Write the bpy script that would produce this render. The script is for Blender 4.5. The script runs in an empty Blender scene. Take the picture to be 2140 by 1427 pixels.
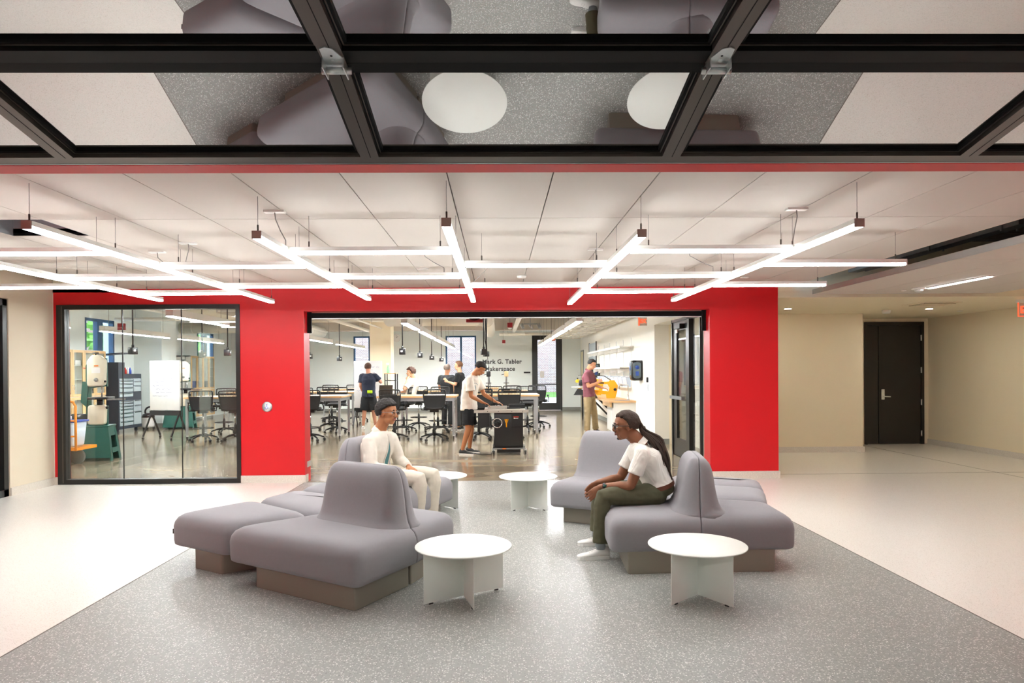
import bpy, bmesh, math, random
from mathutils import Vector, Matrix, Quaternion
random.seed(7)
PI = math.pi
SC = bpy.context.scene
COL = SC.collection

# ---------------------------------------------------------------- camera
def make_camera():
    yaw, pit, rol = (math.radians(a) for a in (0.854, -0.353, -0.395))
    fwd = Vector((math.sin(yaw)*math.cos(pit), math.cos(yaw)*math.cos(pit), math.sin(pit)))
    x = Vector((math.cos(yaw), -math.sin(yaw), 0)); u = x.cross(fwd)
    right = x*math.cos(rol) + u*math.sin(rol); up = -x*math.sin(rol) + u*math.cos(rol)
    cd = bpy.data.cameras.new('camera'); co = bpy.data.objects.new('camera', cd); COL.objects.link(co)
    m = Matrix((right, up, -fwd)).transposed().to_4x4(); m.translation = (0, 0, 1.55)
    co.matrix_world = m
    cd.sensor_fit = 'HORIZONTAL'; cd.sensor_width = 36; cd.lens = 1445/2140*36
    cd.shift_x = 7.5/2140; cd.shift_y = 71.3/2140; cd.clip_start = 0.05; cd.clip_end = 200
    SC.camera = co
make_camera()

# ---------------------------------------------------------------- view, sky
SC.view_settings.view_transform = 'Standard'; SC.view_settings.look = 'None'
SC.view_settings.exposure = 0.0; SC.view_settings.gamma = 1.0; SC.view_settings.use_curve_mapping = False
SC.cycles.max_bounces = 8; SC.cycles.diffuse_bounces = 4; SC.cycles.glossy_bounces = 3; SC.cycles.transparent_max_bounces = 10
SC.cycles.caustics_reflective = False; SC.cycles.caustics_refractive = False; SC.cycles.use_adaptive_sampling = True; SC.cycles.adaptive_threshold = .2; SC.cycles.adaptive_min_samples = 20
def make_world():
    w = bpy.data.worlds.new('sky'); SC.world = w; w.use_nodes = True
    nt = w.node_tree; nt.nodes.clear()
    out = nt.nodes.new('ShaderNodeOutputWorld'); bg = nt.nodes.new('ShaderNodeBackground')
    sky = nt.nodes.new('ShaderNodeTexSky'); sky.sky_type = 'NISHITA'; sky.sun_disc = False
    sky.sun_elevation = math.radians(50); sky.sun_rotation = math.radians(20)
    bg.inputs['Strength'].default_value = 1.25
    nt.links.new(sky.outputs[0], bg.inputs[0]); nt.links.new(bg.outputs[0], out.inputs[0])
make_world()
LOBBY_E = 28.5      # emission of the linear pendant diffusers
LAB_E = 128.0
def sun():
    l = bpy.data.lights.new('sun', 'SUN'); l.energy = 6; l.angle = 0.02; l.color = (1, .95, .88)
    o = bpy.data.objects.new('sun', l); COL.objects.link(o); o.rotation_euler = (math.radians(35), 0, math.radians(52))
    o.location = (0, 40, 30)
sun()

# ---------------------------------------------------------------- materials
MATS = {}
def nodes(name):
    m = bpy.data.materials.new(name); m.use_nodes = True; nt = m.node_tree
    p = nt.nodes['Principled BSDF']; MATS[name] = m
    return m, nt, p
def srgb(c):
    if isinstance(c, str):
        c = tuple(int(c[i:i+2], 16)/255 for i in (0, 2, 4))
    return tuple(((v/12.92) if v <= .04045 else ((v+.055)/1.055)**2.4) for v in c[:3]) + (1,)
def M(name, col=None, rough=.5, metal=0, var=.06, scale=8, bump=0, bscale=200, spec=.5, coat=0, emit=0, ecol=None, sheen=0, detail=3):
    """plain procedural material: noise varies the tone a little, optional fine bump"""
    if name in MATS: return MATS[name]
    m, nt, p = nodes(name)
    c = srgb(col)
    tc = nt.nodes.new('ShaderNodeTexCoord')
    nz = nt.nodes.new('ShaderNodeTexNoise'); nz.inputs['Scale'].default_value = scale; nz.inputs['Detail'].default_value = detail
    nt.links.new(tc.outputs['Object'], nz.inputs['Vector'])
    mx = nt.nodes.new('ShaderNodeMix'); mx.data_type = 'RGBA'
    mx.inputs[6].default_value = tuple(v*(1-var) for v in c[:3]) + (1,)
    mx.inputs[7].default_value = tuple(min(1, v*(1+var)) for v in c[:3]) + (1,)
    nt.links.new(nz.outputs['Fac'], mx.inputs[0]); nt.links.new(mx.outputs[2], p.inputs['Base Color'])
    p.inputs['Roughness'].default_value = rough; p.inputs['Metallic'].default_value = metal
    p.inputs['Specular IOR Level'].default_value = spec
    if coat: p.inputs['Coat Weight'].default_value = coat; p.inputs['Coat Roughness'].default_value = .1
    if sheen: p.inputs['Sheen Weight'].default_value = sheen
    if emit:
        p.inputs['Emission Strength'].default_value = emit; p.inputs['Emission Color'].default_value = srgb(ecol or col)
    if bump:
        n2 = nt.nodes.new('ShaderNodeTexNoise'); n2.inputs['Scale'].default_value = bscale; n2.inputs['Detail'].default_value = 2
        nt.links.new(tc.outputs['Object'], n2.inputs['Vector'])
        b = nt.nodes.new('ShaderNodeBump'); b.inputs['Strength'].default_value = bump; b.inputs['Distance'].default_value = .01
        nt.links.new(n2.outputs['Fac'], b.inputs['Height']); nt.links.new(b.outputs[0], p.inputs['Normal'])
    return m
def terrazzo(name, base, chips, rough, chipscale, thresh=.35, spec=.5):
    m, nt, p = nodes(name)
    tc = nt.nodes.new('ShaderNodeTexCoord')
    cur = None
    b = nt.nodes.new('ShaderNodeRGB'); b.outputs[0].default_value = srgb(base); cur = b.outputs[0]
    for i, (cc, sc, th) in enumerate(chips):
        v = nt.nodes.new('ShaderNodeTexVoronoi'); v.feature = 'F1'; v.inputs['Scale'].default_value = sc
        mp = nt.nodes.new('ShaderNodeMapping'); mp.inputs['Location'].default_value = (i*3.7, i*1.3, i*.4)
        nt.links.new(tc.outputs['Object'], mp.inputs[0]); nt.links.new(mp.outputs[0], v.inputs['Vector'])
        sep = nt.nodes.new('ShaderNodeSeparateColor'); nt.links.new(v.outputs['Color'], sep.inputs[0])
        # only some cells carry a chip; the chip is smaller than its cell
        a = nt.nodes.new('ShaderNodeMath'); a.operation = 'LESS_THAN'; a.inputs[1].default_value = th
        nt.links.new(sep.outputs[0], a.inputs[0])
        d = nt.nodes.new('ShaderNodeMapRange'); d.inputs[1].default_value = .28; d.inputs[2].default_value = .42; d.inputs[3].default_value = 1; d.inputs[4].default_value = 0
        nt.links.new(v.outputs['Distance'], d.inputs[0])
        mu = nt.nodes.new('ShaderNodeMath'); mu.operation = 'MULTIPLY'; nt.links.new(a.outputs[0], mu.inputs[0]); nt.links.new(d.outputs[0], mu.inputs[1])
        mx = nt.nodes.new('ShaderNodeMix'); mx.data_type = 'RGBA'; mx.inputs[7].default_value = srgb(cc)
        nt.links.new(mu.outputs[0], mx.inputs[0]); nt.links.new(cur, mx.inputs[6]); cur = mx.outputs[2]
    nt.links.new(cur, p.inputs['Base Color']); p.inputs['Roughness'].default_value = rough; p.inputs['Specular IOR Level'].default_value = spec
    return m
def concrete(name):
    m, nt, p = nodes(name)
    tc = nt.nodes.new('ShaderNodeTexCoord')
    mp = nt.nodes.new('ShaderNodeMapping'); mp.inputs['Scale'].default_value = (.5, 1.4, 1); nt.links.new(tc.outputs['Object'], mp.inputs[0])
    n = nt.nodes.new('ShaderNodeTexNoise'); n.inputs['Scale'].default_value = 1.25; n.inputs['Detail'].default_value = 7; n.inputs['Distortion'].default_value = 1.2
    nt.links.new(mp.outputs[0], n.inputs['Vector'])
    r = nt.nodes.new('ShaderNodeValToRGB'); e = r.color_ramp.elements
    e[0].position = .32; e[0].color = srgb('82745f'); e[1].position = .7; e[1].color = srgb('b5a68c')
    nt.links.new(n.outputs['Fac'], r.inputs[0]); nt.links.new(r.outputs[0], p.inputs['Base Color'])
    p.inputs['Roughness'].default_value = .13; p.inputs['Specular IOR Level'].default_value = .75
    return m
def glass(name, tint=(1, 1, 1), ior=1.45, rough=0.0, dens=1.0):
    m = bpy.data.materials.new(name); m.use_nodes = True; nt = m.node_tree; nt.nodes.clear(); MATS[name] = m
    out = nt.nodes.new('ShaderNodeOutputMaterial'); mix = nt.nodes.new('ShaderNodeMixShader')
    f0 = ((ior-1)/(ior+1))**2; lw = nt.nodes.new('ShaderNodeLayerWeight'); lw.inputs[0].default_value = .5
    pw_ = nt.nodes.new('ShaderNodeMath'); pw_.operation = 'POWER'; pw_.inputs[1].default_value = 5; nt.links.new(lw.outputs['Facing'], pw_.inputs[0])
    fr = nt.nodes.new('ShaderNodeMapRange'); fr.inputs[3].default_value = f0; fr.inputs[4].default_value = 1; nt.links.new(pw_.outputs[0], fr.inputs[0])
    tr = nt.nodes.new('ShaderNodeBsdfTransparent'); tr.inputs[0].default_value = tuple(tint) + (1,)
    gl = nt.nodes.new('ShaderNodeBsdfGlossy'); gl.inputs['Roughness'].default_value = rough
    nt.links.new(fr.outputs[0], mix.inputs[0]); nt.links.new(tr.outputs[0], mix.inputs[1]); nt.links.new(gl.outputs[0], mix.inputs[2])
    nt.links.new(mix.outputs[0], out.inputs[0])
    return m
def lamp_mat(name, col, strength):
    m = bpy.data.materials.new(name); m.use_nodes = True; nt = m.node_tree; nt.nodes.clear(); MATS[name] = m
    out = nt.nodes.new('ShaderNodeOutputMaterial'); em = nt.nodes.new('ShaderNodeEmission')
    em.inputs[0].default_value = tuple(col) + (1,); em.inputs[1].default_value = strength
    nt.links.new(em.outputs[0], out.inputs[0]); return m
def wood(name, c1, c2, scale=(1, 12, 12), rough=.4):
    m, nt, p = nodes(name)
    tc = nt.nodes.new('ShaderNodeTexCoord'); mp = nt.nodes.new('ShaderNodeMapping'); mp.inputs['Scale'].default_value = scale
    nt.links.new(tc.outputs['Object'], mp.inputs[0])
    n = nt.nodes.new('ShaderNodeTexNoise'); n.inputs['Scale'].default_value = 4; n.inputs['Detail'].default_value = 5
    nt.links.new(mp.outputs[0], n.inputs['Vector'])
    mx = nt.nodes.new('ShaderNodeMix'); mx.data_type = 'RGBA'; mx.inputs[6].default_value = srgb(c1); mx.inputs[7].default_value = srgb(c2)
    nt.links.new(n.outputs['Fac'], mx.inputs[0]); nt.links.new(mx.outputs[2], p.inputs['Base Color']); p.inputs['Roughness'].default_value = rough
    return m
def brickmat(name):
    m, nt, p = nodes(name)
    tc = nt.nodes.new('ShaderNodeTexCoord'); mp = nt.nodes.new('ShaderNodeMapping'); mp.inputs['Rotation'].default_value = (PI/2, 0, 0)
    nt.links.new(tc.outputs['Object'], mp.inputs[0])
    b = nt.nodes.new('ShaderNodeTexBrick'); b.inputs['Scale'].default_value = 2.8
    b.inputs['Color1'].default_value = srgb('a98a86'); b.inputs['Color2'].default_value = srgb('9a7b79'); b.inputs['Mortar'].default_value = srgb('d3ccca')
    nt.links.new(mp.outputs[0], b.inputs['Vector']); nt.links.new(b.outputs[0], p.inputs['Base Color']); p.inputs['Roughness'].default_value = .9
    return m

M('red_paint', 'd50a18', .42, var=.03, scale=2)
M('cream_paint', 'efe5ca', .6, var=.02, scale=2)
M('left_paint', 'ddd3bd', .6, var=.02, scale=2)
M('white_paint', 'e4e1d6', .55, var=.02, scale=2)
M('lab_paint', 'e9f0ee', .55, var=.02, scale=2)
M('ceiling_white', 'c6bfb6', .7, var=.015, scale=2)
M('ceiling_cream', 'e6dcc0', .7, var=.015, scale=2)
terrazzo('terrazzo_white', 'ece8e0', [('f3f0e8', 90, .5), ('d2ccc0', 120, .25), ('bdb5a8', 150, .08)], .3, 90)
terrazzo('terrazzo_grey', '949590', [('bfc0bb', 62, .42), ('7a7b77', 80, .32), ('e9e9e4', 110, .22)], .4, 90)
terrazzo('terrazzo_base', 'dcd6cb', [('efebe3', 110, .4), ('c2bbae', 130, .3)], .4, 90)
concrete('concrete')
M('joint_dark', '6f6a60', .6)
M('frame_black', '1d1d1b', .35, var=.1)
M('anod_grey', '5d5650', .32, metal=.55, var=.04)
M('anod_black_shade', '060606', .55, var=.1, spec=.15)
M('aluminium', 'b9bcbb', .3, metal=.9, var=.04)
M('zinc', 'dfe5e5', .3, metal=.75, var=.12, scale=40)
M('black_plastic', '191919', .45, var=.1)
M('white_plastic', 'e9e9e4', .4, var=.02)
M('cap_taupe', '9d8a83', .5, var=.05)
M('door_black', '25241f', .45, var=.05)
M('galv', '8e9294', .45, metal=.6, var=.08)
M('deck_dark', '76736d', .8, var=.1)
M('fabric', '8d8b8f', .95, var=.05, scale=60, bump=.25, bscale=700, sheen=.15)
M('fabric_seam', '3b3940', .95)
M('plinth', '8d877a', .45, var=.03)
M('table_white', 'eef1ea', .4, var=.015)
glass('glass_pane', (.965, .985, .98), 1.5)
glass('glass_door', (.4, .43, .41), 8.0)
lamp_mat('lobby_diffuser', (1, .992, .985), LOBBY_E)
lamp_mat('lab_diffuser', (.97, .99, 1), LAB_E)
lamp_mat('down_diffuser', (1, .95, .86), 320)
lamp_mat('exit_red', (1, .08, .03), 2.2).cycles.emission_sampling = 'NONE'

# ---------------------------------------------------------------- mesh builder
WM = {}     # world matrices of the objects made here
def setprops(o, label=None, cat=None, group=None, kind=None):
    if label: o['label'] = label
    if cat: o['category'] = cat
    if group: o['group'] = group
    if kind: o['kind'] = kind
def root(name, label, cat, loc=(0, 0, 0), group=None, kind=None):
    o = bpy.data.objects.new(name, None); COL.objects.link(o); o.location = loc; o.empty_display_size = .1
    WM[o.name] = Matrix.Translation(loc); setprops(o, label, cat, group, kind); return o
def link(name, me, parent=None, mat=None):
    o = bpy.data.objects.new(name, me); COL.objects.link(o)
    if mat and not me.materials: me.materials.append(MATS[mat] if isinstance(mat, str) else mat)
    if parent is not None:
        o.parent = parent; o.matrix_parent_inverse = WM[parent.name].inverted()
    WM[o.name] = Matrix.Identity(4); return o
def copy_tree(o, parent=None, M4=None):
    c = o.copy(); COL.objects.link(c)
    if parent is not None: c.parent = parent
    WM[c.name] = WM[o.name].copy()
    for ch in [x for x in bpy.data.objects if x.parent == o]: copy_tree(ch, c)
    return c
def place(o, loc, rz=0):
    o.location = loc; o.rotation_euler = (0, 0, rz); return o

class MB:
    def __init__(s): s.v = []; s.f = []; s.sm = []
    def add(s, vs, fs, smooth=False):
        b = len(s.v); s.v += [tuple(v) for v in vs]; s.f += [tuple(b+i for i in f) for f in fs]; s.sm += [smooth]*len(fs); return s
    def box(s, x0, x1, y0, y1, z0, z1, M4=None):
        vs = [Vector(p) for p in ((x0,y0,z0),(x1,y0,z0),(x1,y1,z0),(x0,y1,z0),(x0,y0,z1),(x1,y0,z1),(x1,y1,z1),(x0,y1,z1))]
        if M4: vs = [M4 @ v for v in vs]
        return s.add(vs, [(0,3,2,1),(4,5,6,7),(0,1,5,4),(1,2,6,5),(2,3,7,6),(3,0,4,7)])
    def bx(s, c, d, rz=0, rx=0, ry=0):
        m = Matrix.Translation(c) @ Matrix.Rotation(rz, 4, 'Z') @ Matrix.Rotation(ry, 4, 'Y') @ Matrix.Rotation(rx, 4, 'X')
        return s.box(-d[0]/2, d[0]/2, -d[1]/2, d[1]/2, -d[2]/2, d[2]/2, m)
    def bbox(s, x0, x1, y0, y1, z0, z1, r=.01, M4=None):
        """bevelled box"""
        vs = []; fs = []
        X = (x0, x0+r, x1-r, x1); Y = (y0, y0+r, y1-r, y1); Z = (z0, z0+r, z1-r, z1)
        bm = bmesh.new(); bmesh.ops.create_cube(bm, size=1)
        for v in bm.verts: v.co = Vector(((x0+x1)/2+v.co.x*(x1-x0), (y0+y1)/2+v.co.y*(y1-y0), (z0+z1)/2+v.co.z*(z1-z0)))
        bmesh.ops.bevel(bm, geom=list(bm.edges), offset=r, segments=2, affect='EDGES', profile=.5)
        s.frombm(bm, M4, True); return s
    def frombm(s, bm, M4=None, smooth=False):
        bm.verts.index_update(); vs = [(M4 @ v.co if M4 else v.co) for v in bm.verts]
        s.add(vs, [[v.index for v in f.verts] for f in bm.faces], smooth); bm.free(); return s
    def tube(s, pts, r, n=8, smooth=True, closed=False):
        """r a number or a list"""
        pts = [Vector(p) for p in pts]; rr = r if isinstance(r, (list, tuple)) else [r]*len(pts)
        prev = None; rings = []
        for i, p in enumerate(pts):
            if closed: d = pts[(i+1) % len(pts)] - pts[i-1]
            else: d = (pts[min(i+1, len(pts)-1)] - pts[max(i-1, 0)])
            d = d.normalized() if d.length > 1e-9 else Vector((0, 0, 1))
            if prev is None:
                a = Vector((0, 0, 1)) if abs(d.z) < .9 else Vector((1, 0, 0)); u = d.cross(a).normalized()
            else:
                u = prev - d*prev.dot(d); u = u.normalized() if u.length > 1e-6 else d.orthogonal().normalized()
            prev = u; w = d.cross(u)
            rings.append([p + (u*math.cos(2*PI*k/n) + w*math.sin(2*PI*k/n))*rr[i] for k in range(n)])
        vs = [v for g in rings for v in g]; fs = []
        m = len(rings)
        for i in range(m if closed else m-1):
            for k in range(n):
                a, b = i*n+k, i*n+(k+1) % n; j = (i+1) % m
                fs.append((a, b, j*n+(k+1) % n, j*n+k))
        if not closed: fs += [tuple(reversed(range(n))), tuple((m-1)*n+k for k in range(n))]
        return s.add(vs, fs, smooth)
    def cyl(s, p0, p1, r, n=16, r1=None, smooth=True):
        return s.tube([p0, p1], [r, r if r1 is None else r1], n, smooth)
    def rod(s, p0, p1, w, h=None):
        """square bar between two points"""
        p0, p1 = Vector(p0), Vector(p1); d = (p1-p0).normalized(); h = h or w
        a = Vector((0, 0, 1)) if abs(d.z) < .95 else Vector((0, 1, 0))
        u = d.cross(a).normalized(); v = u.cross(d)
        vs = [p + u*sx*w/2 + v*sy*h/2 for p in (p0, p1) for sx, sy in ((-1,-1),(1,-1),(1,1),(-1,1))]
        return s.add(vs, [(0,1,2,3),(7,6,5,4),(0,4,5,1),(1,5,6,2),(2,6,7,3),(3,7,4,0)])
    def lathe(s, prof, c=(0, 0, 0), n=24, axis='Z', smooth=True):
        """prof: list of (r, h)"""
        vs = []; fs = []; c = Vector(c)
        for r, h in prof:
            for k in range(n):
                a = 2*PI*k/n; x, y = r*math.cos(a), r*math.sin(a)
                vs.append(c + (Vector((x, y, h)) if axis == 'Z' else Vector((x, h, y)) if axis == 'Y' else Vector((h, x, y))))
        for i in range(len(prof)-1):
            for k in range(n): fs.append((i*n+k, i*n+(k+1) % n, (i+1)*n+(k+1) % n, (i+1)*n+k))
        fs += [tuple(reversed(range(n))), tuple((len(prof)-1)*n+k for k in range(n))]
        return s.add(vs, fs, smooth)
    def prism(s, poly, z0, z1, M4=None):
        n = len(poly); vs = [Vector((x, y, z0)) for x, y in poly] + [Vector((x, y, z1)) for x, y in poly]
        if M4: vs = [M4 @ v for v in vs]
        return s.add(vs, [tuple(reversed(range(n))), tuple(range(n, 2*n))] + [(i, (i+1) % n, n+(i+1) % n, n+i) for i in range(n)])
    def loft(s, rings, cap=True, smooth=True):
        n = len(rings[0]); vs = [v for g in rings for v in g]; fs = []
        for i in range(len(rings)-1):
            for k in range(n): fs.append((i*n+k, i*n+(k+1) % n, (i+1)*n+(k+1) % n, (i+1)*n+k))
        if cap: fs += [tuple(reversed(range(n))), tuple((len(rings)-1)*n+k for k in range(n))]
        return s.add(vs, fs, smooth)
    def ball(s, c, r, n=12, m=8, M4=None):
        r = r if isinstance(r, (tuple, list)) else (r, r, r); c = Vector(c)
        rings = []
        for j in range(m+1):
            t = max(1e-3, min(PI-1e-3, PI*j/m))
            g = []
            for k in range(n):
                a = 2*PI*k/n; v = Vector((r[0]*math.sin(t)*math.cos(a), r[1]*math.sin(t)*math.sin(a), -r[2]*math.cos(t)))
                g.append(c + (M4 @ v if M4 else v))
            rings.append(g)
        return s.loft(rings)
    def mesh(s, name):
        me = bpy.data.meshes.new(name); me.from_pydata(s.v, [], s.f)
        me.polygons.foreach_set('use_smooth', s.sm); me.update(); return me
    def build(s, name, mat, parent=None, fix=True):
        me = s.mesh(name)
        if fix:
            bm = bmesh.new(); bm.from_mesh(me); bmesh.ops.recalc_face_normals(bm, faces=bm.faces); bm.to_mesh(me); bm.free()
        if any(s.sm) and not all(s.sm): pass
        o = link(name, me, parent, mat); return o
def structure(name, mb, mat, parent=None, label=None):
    o = mb.build(name, mat, parent)
    if parent is None: o['kind'] = 'structure'
    if label: o['label'] = label
    return o
def arc(c, r, a0, a1, n, plane='XZ'):
    out = []
    for i in range(n+1):
        a = a0 + (a1-a0)*i/n; x, y = r*math.cos(a), r*math.sin(a)
        out.append({'XZ': (c[0]+x, c[1], c[2]+y), 'XY': (c[0]+x, c[1]+y, c[2]), 'YZ': (c[0], c[1]+x, c[2]+y)}[plane])
    return out
# ================================================================ the setting
D = 9.816           # lobby face of the red wall
XL, XR = -2.74, 3.02  # both big openings
HEAD = 2.42; ZC = 2.743
structure('floor', MB().box(-6.4, XL, -3.5, D, -.1, 0).box(2.99, 9.1, -3.5, D, -.1, 0).box(4.0, 9.1, D, 14.4, -.1, 0), 'terrazzo_white', label='polished white terrazzo floor of the lobby')
structure('floor', MB().box(XL, 2.99, -3.5, D, -.1, 0), 'terrazzo_grey', label='speckled grey terrazzo strip across the lobby floor')
structure('floor', MB().box(-11.2, 4.0, D, 27.6, -.1, 0), 'concrete', label='polished concrete floor of the workshop')
# dark divider strips let into the terrazzo
k = 0
for (x0, x1, y0, y1) in ((XL-.006, XL+.002, -3.5, D), (2.985, 2.993, -3.5, D), (4.0, 9.0, 10.15, 10.158), (7.39, 7.398, 9.0, 14.1), (XL, 2.99, D-.006, D+.006)):
    k += 1
    structure('trim_%d' % k, MB().box(x0, x1, y0, y1, -.01, .0015), 'joint_dark')
# red wall with the glazed screen and the wide opening
T = .29
wb = MB()
WX0, WX1, WZ = -6.198, -3.637, 2.524
wb.box(-6.243, WX0, D, D+T, 0, ZC).box(WX0, WX1, D, D+T, WZ, ZC).box(WX1, XL, D, D+T, 0, ZC).box(XL, XR, D, D+T, HEAD, ZC).box(XR, 4.0, D, D+T, 0, ZC)
structure('wall_back', wb, 'red_paint', label='saturated red wall with a glazed screen and a wide opening')
bb = MB(); bb.box(-6.243, WX0, D-.018, D, 0, .104).box(WX1, XL-.002, D-.018, D, 0, .104).box(XL-.002, XL+.016, D-.018, D+.12, 0, .104).box(XR+.002, 4.018, D-.018, D, 0, .104)
structure('baseboard_back', bb, 'terrazzo_base', label='pale terrazzo baseboard under the red wall')
# left wall of the lobby with a dark glazed screen running towards the viewer
structure('wall_left', MB().box(-6.5, -6.25, 8.93, D+.2, 0, 3.4).box(-6.5, -6.25, 4.0, 8.93, 2.52, 3.4).box(-6.5, -6.25, 1, 4.0, 0, 3.4), 'left_paint', label='cream side wall beside the glazed screen')
structure('baseboard_left', MB().box(-6.25, -6.23, 8.93, D, 0, .104), 'terrazzo_base')
w2 = MB().box(-6.36, -6.26, 8.84, 8.92, 0, 2.51).box(-6.36, -6.26, 4.05, 8.92, 2.43, 2.51).box(-6.36, -6.26, 4.05, 8.92, 0, .09).box(-6.36, -6.26, 6.4, 6.46, 0, 2.51)
wo2 = structure('window_2', w2, 'frame_black', label='black framed glazing at the far left edge')
MB().box(-6.33, -6.32, 4.05, 6.4, .09, 2.43).build('pane', 'glass_pane', wo2)
MB().box(-6.33, -6.32, 6.46, 8.84, .09, 2.43).build('pane', 'glass_pane', wo2)
MB().box(-6.9, -6.8, 3.9, 9.1, 0, 3).build('blind', 'frame_black', wo2)
# the glazed screen in the red wall
fr = MB(); Y0, Y1 = D-.012, D+.1
fr.box(WX0, WX0+.115, Y0, Y1, 0, WZ).box(WX1-.058, WX1, Y0, Y1, 0, WZ).box(WX0+.115, WX1-.058, Y0, Y1, WZ-.062, WZ).box(WX0+.115, WX1-.058, Y0, Y1, 0, .068)
win = structure('window_1', fr, 'frame_black', label='black framed glass screen of three tall panes in the red wall')
MB().box(WX0+.07, WX0+.082, Y0-.006, Y0, .02, WZ-.02).build('frame_groove', 'anod_grey', win)
for a, b in ((WX0+.115, -5.311), (-5.305, -4.484), (-4.478, WX1-.058)):
    MB().box(a, b, D+.045, D+.057, .068, WZ-.062).build('pane', 'glass_pane', win)
for x in (-5.308, -4.481):
    MB().box(x-.005, x+.005, D+.043, D+.059, .068, WZ-.062).build('pane_joint', 'frame_black', win)
# alcove on the right
structure('wall_right', MB().box(8.85, 9.1, 3.0, 14.4, 0, 3.4), 'cream_paint', label='cream wall receding on the far right')
structure('wall_alcove', MB().box(4.0, 6.82, 12.82, 14.4, 0, 2.9).box(6.82, 7.52, 14.1, 14.4, 0, 2.9).box(8.745, 8.85, 14.1, 14.4, 0, 2.9).box(7.52, 8.745, 14.1, 14.4, 2.51, 2.9).box(7.5, 8.8, 14.165, 14.4, 0, 2.6), 'cream_paint', label='cream wall of the recess beside the red wall')  # last box: unseen backing added to stop light leaking round the door
structure('baseboard_right', MB().box(8.83, 8.85, 3.0, 14.1, 0, .104).box(4.0, 6.84, 12.8, 12.82, 0, .104).box(6.82, 6.84, 12.82, 14.1, 0, .104), 'terrazzo_base', label='pale terrazzo baseboard of the recess')
structure('wall_return', MB().box(3.99, 4.0, D+T, 12.9, 0, 2.9), 'cream_paint')
dr = structure('door_1', MB().box(7.52, 8.745, 14.06, 14.16, 2.44, 2.51).box(7.52, 7.57, 14.06, 14.16, 0, 2.44).box(8.69, 8.745, 14.06, 14.16, 0, 2.44), 'door_black', label='black double door of unequal leaves at the end of the recess')
MB().box(7.57, 7.805, 14.09, 14.13, .01, 2.435).build('door_leaf', 'door_black', dr)
dl = MB().box(7.82, 8.69, 14.09, 14.13, .01, 2.435).build('door_leaf', 'door_black', dr)
hd = MB().bbox(7.865, 7.93, 14.065, 14.09, .92, 1.13, .006).build('handle', 'zinc', dl)
hd['label'] = 'satin steel lever handle'
lv = MB().cyl((7.9, 14.075, .985), (7.9, 14.03, .985), .012, 10).rod((7.89, 14.035, .985), (8.03, 14.035, .978), .02, .022).build('lever', 'zinc', dl)
for z in (2.18, 1.52, .86, .22):
    MB().cyl((8.69, 14.07, z-.06), (8.69, 14.07, z+.06), .014, 8).build('hinge', 'zinc', dl)
# ceilings: lobby ceiling of large panels
ce = bpy.data.objects.new('ceiling', None); COL.objects.link(ce); WM[ce.name] = Matrix.Identity(4); ce['kind'] = 'structure'; ce['label'] = 'white lobby ceiling of long butt-jointed panels'
pw = .642; xs = [-.30+pw*i for i in range(-8, 8)]; ys = [3.03, 5.39, 7.83, D]
for j in range(3):
    pm = MB().box(.004, pw-.004, .004, ys[j+1]-ys[j]-.004, 0, .02).mesh('ceiling_panel'); pm.materials.append(MATS['ceiling_white'])
    for x in xs[:-1]:
        if j == 1 and abs(x-(-4.152)) < .01:
            o = link('ceiling_panel', MB().box(x+.004, x+pw-.004, 6.0, ys[2]-.004, ZC, ZC+.02).mesh('ceiling_panel'), ce, 'ceiling_white'); continue
        o = link('ceiling_panel', pm, ce); o.location = (x, ys[j], ZC)
MB().box(xs[0], -4.152, 3.03, D, ZC+.021, ZC+.06).box(-3.51, xs[-1], 3.03, D, ZC+.021, ZC+.06).box(-4.152, -3.51, 3.03, 5.39, ZC+.021, ZC+.06).box(-4.152, -3.51, 6.0, D, ZC+.021, ZC+.06).build('ceiling_backing', 'joint_dark', ce)
MB().box(-4.16, -3.50, 5.38, 6.01, ZC+.2, ZC+.22).box(-4.16, -4.15, 5.38, 6.01, ZC+.0, ZC+.2).box(-3.51, -3.5, 5.38, 6.01, ZC+.0, ZC+.2).box(-4.16, -3.5, 6.0, 6.01, ZC+.0, ZC+.2).build('access_recess', 'galv', ce)
# dark void above the side slots: corrugated deck
dk = MB(); 
for sx0, sx1 in ((4.19, 9.1), (-6.25, -5.44)):
    y = 3.0
    while y < 9.8:
        dk.prism([(y, 3.42), (y+.05, 3.36), (y+.1, 3.36), (y+.15, 3.42), (y+.15, 3.44), (y, 3.44)], sx0, sx1, Matrix(((0,0,1,0),(1,0,0,0),(0,1,0,0),(0,0,0,1)))); y += .15
structure('ceiling', dk, 'deck_dark', label='dark corrugated steel deck seen through the ceiling slot')
structure('ceiling', MB().box(4.19, 4.2, 3.03, D-.3, ZC, 3.42).box(-5.44, -5.43, 3.03, D, ZC+.02, 3.42).box(4.0, 9.1, D-.01, D+.1, 2.575, 3.42).box(-6.25, -5.44, D, D+.1, 2.7, 3.42), 'ceiling_cream', label='bulkhead faces around the ceiling slots')
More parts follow.
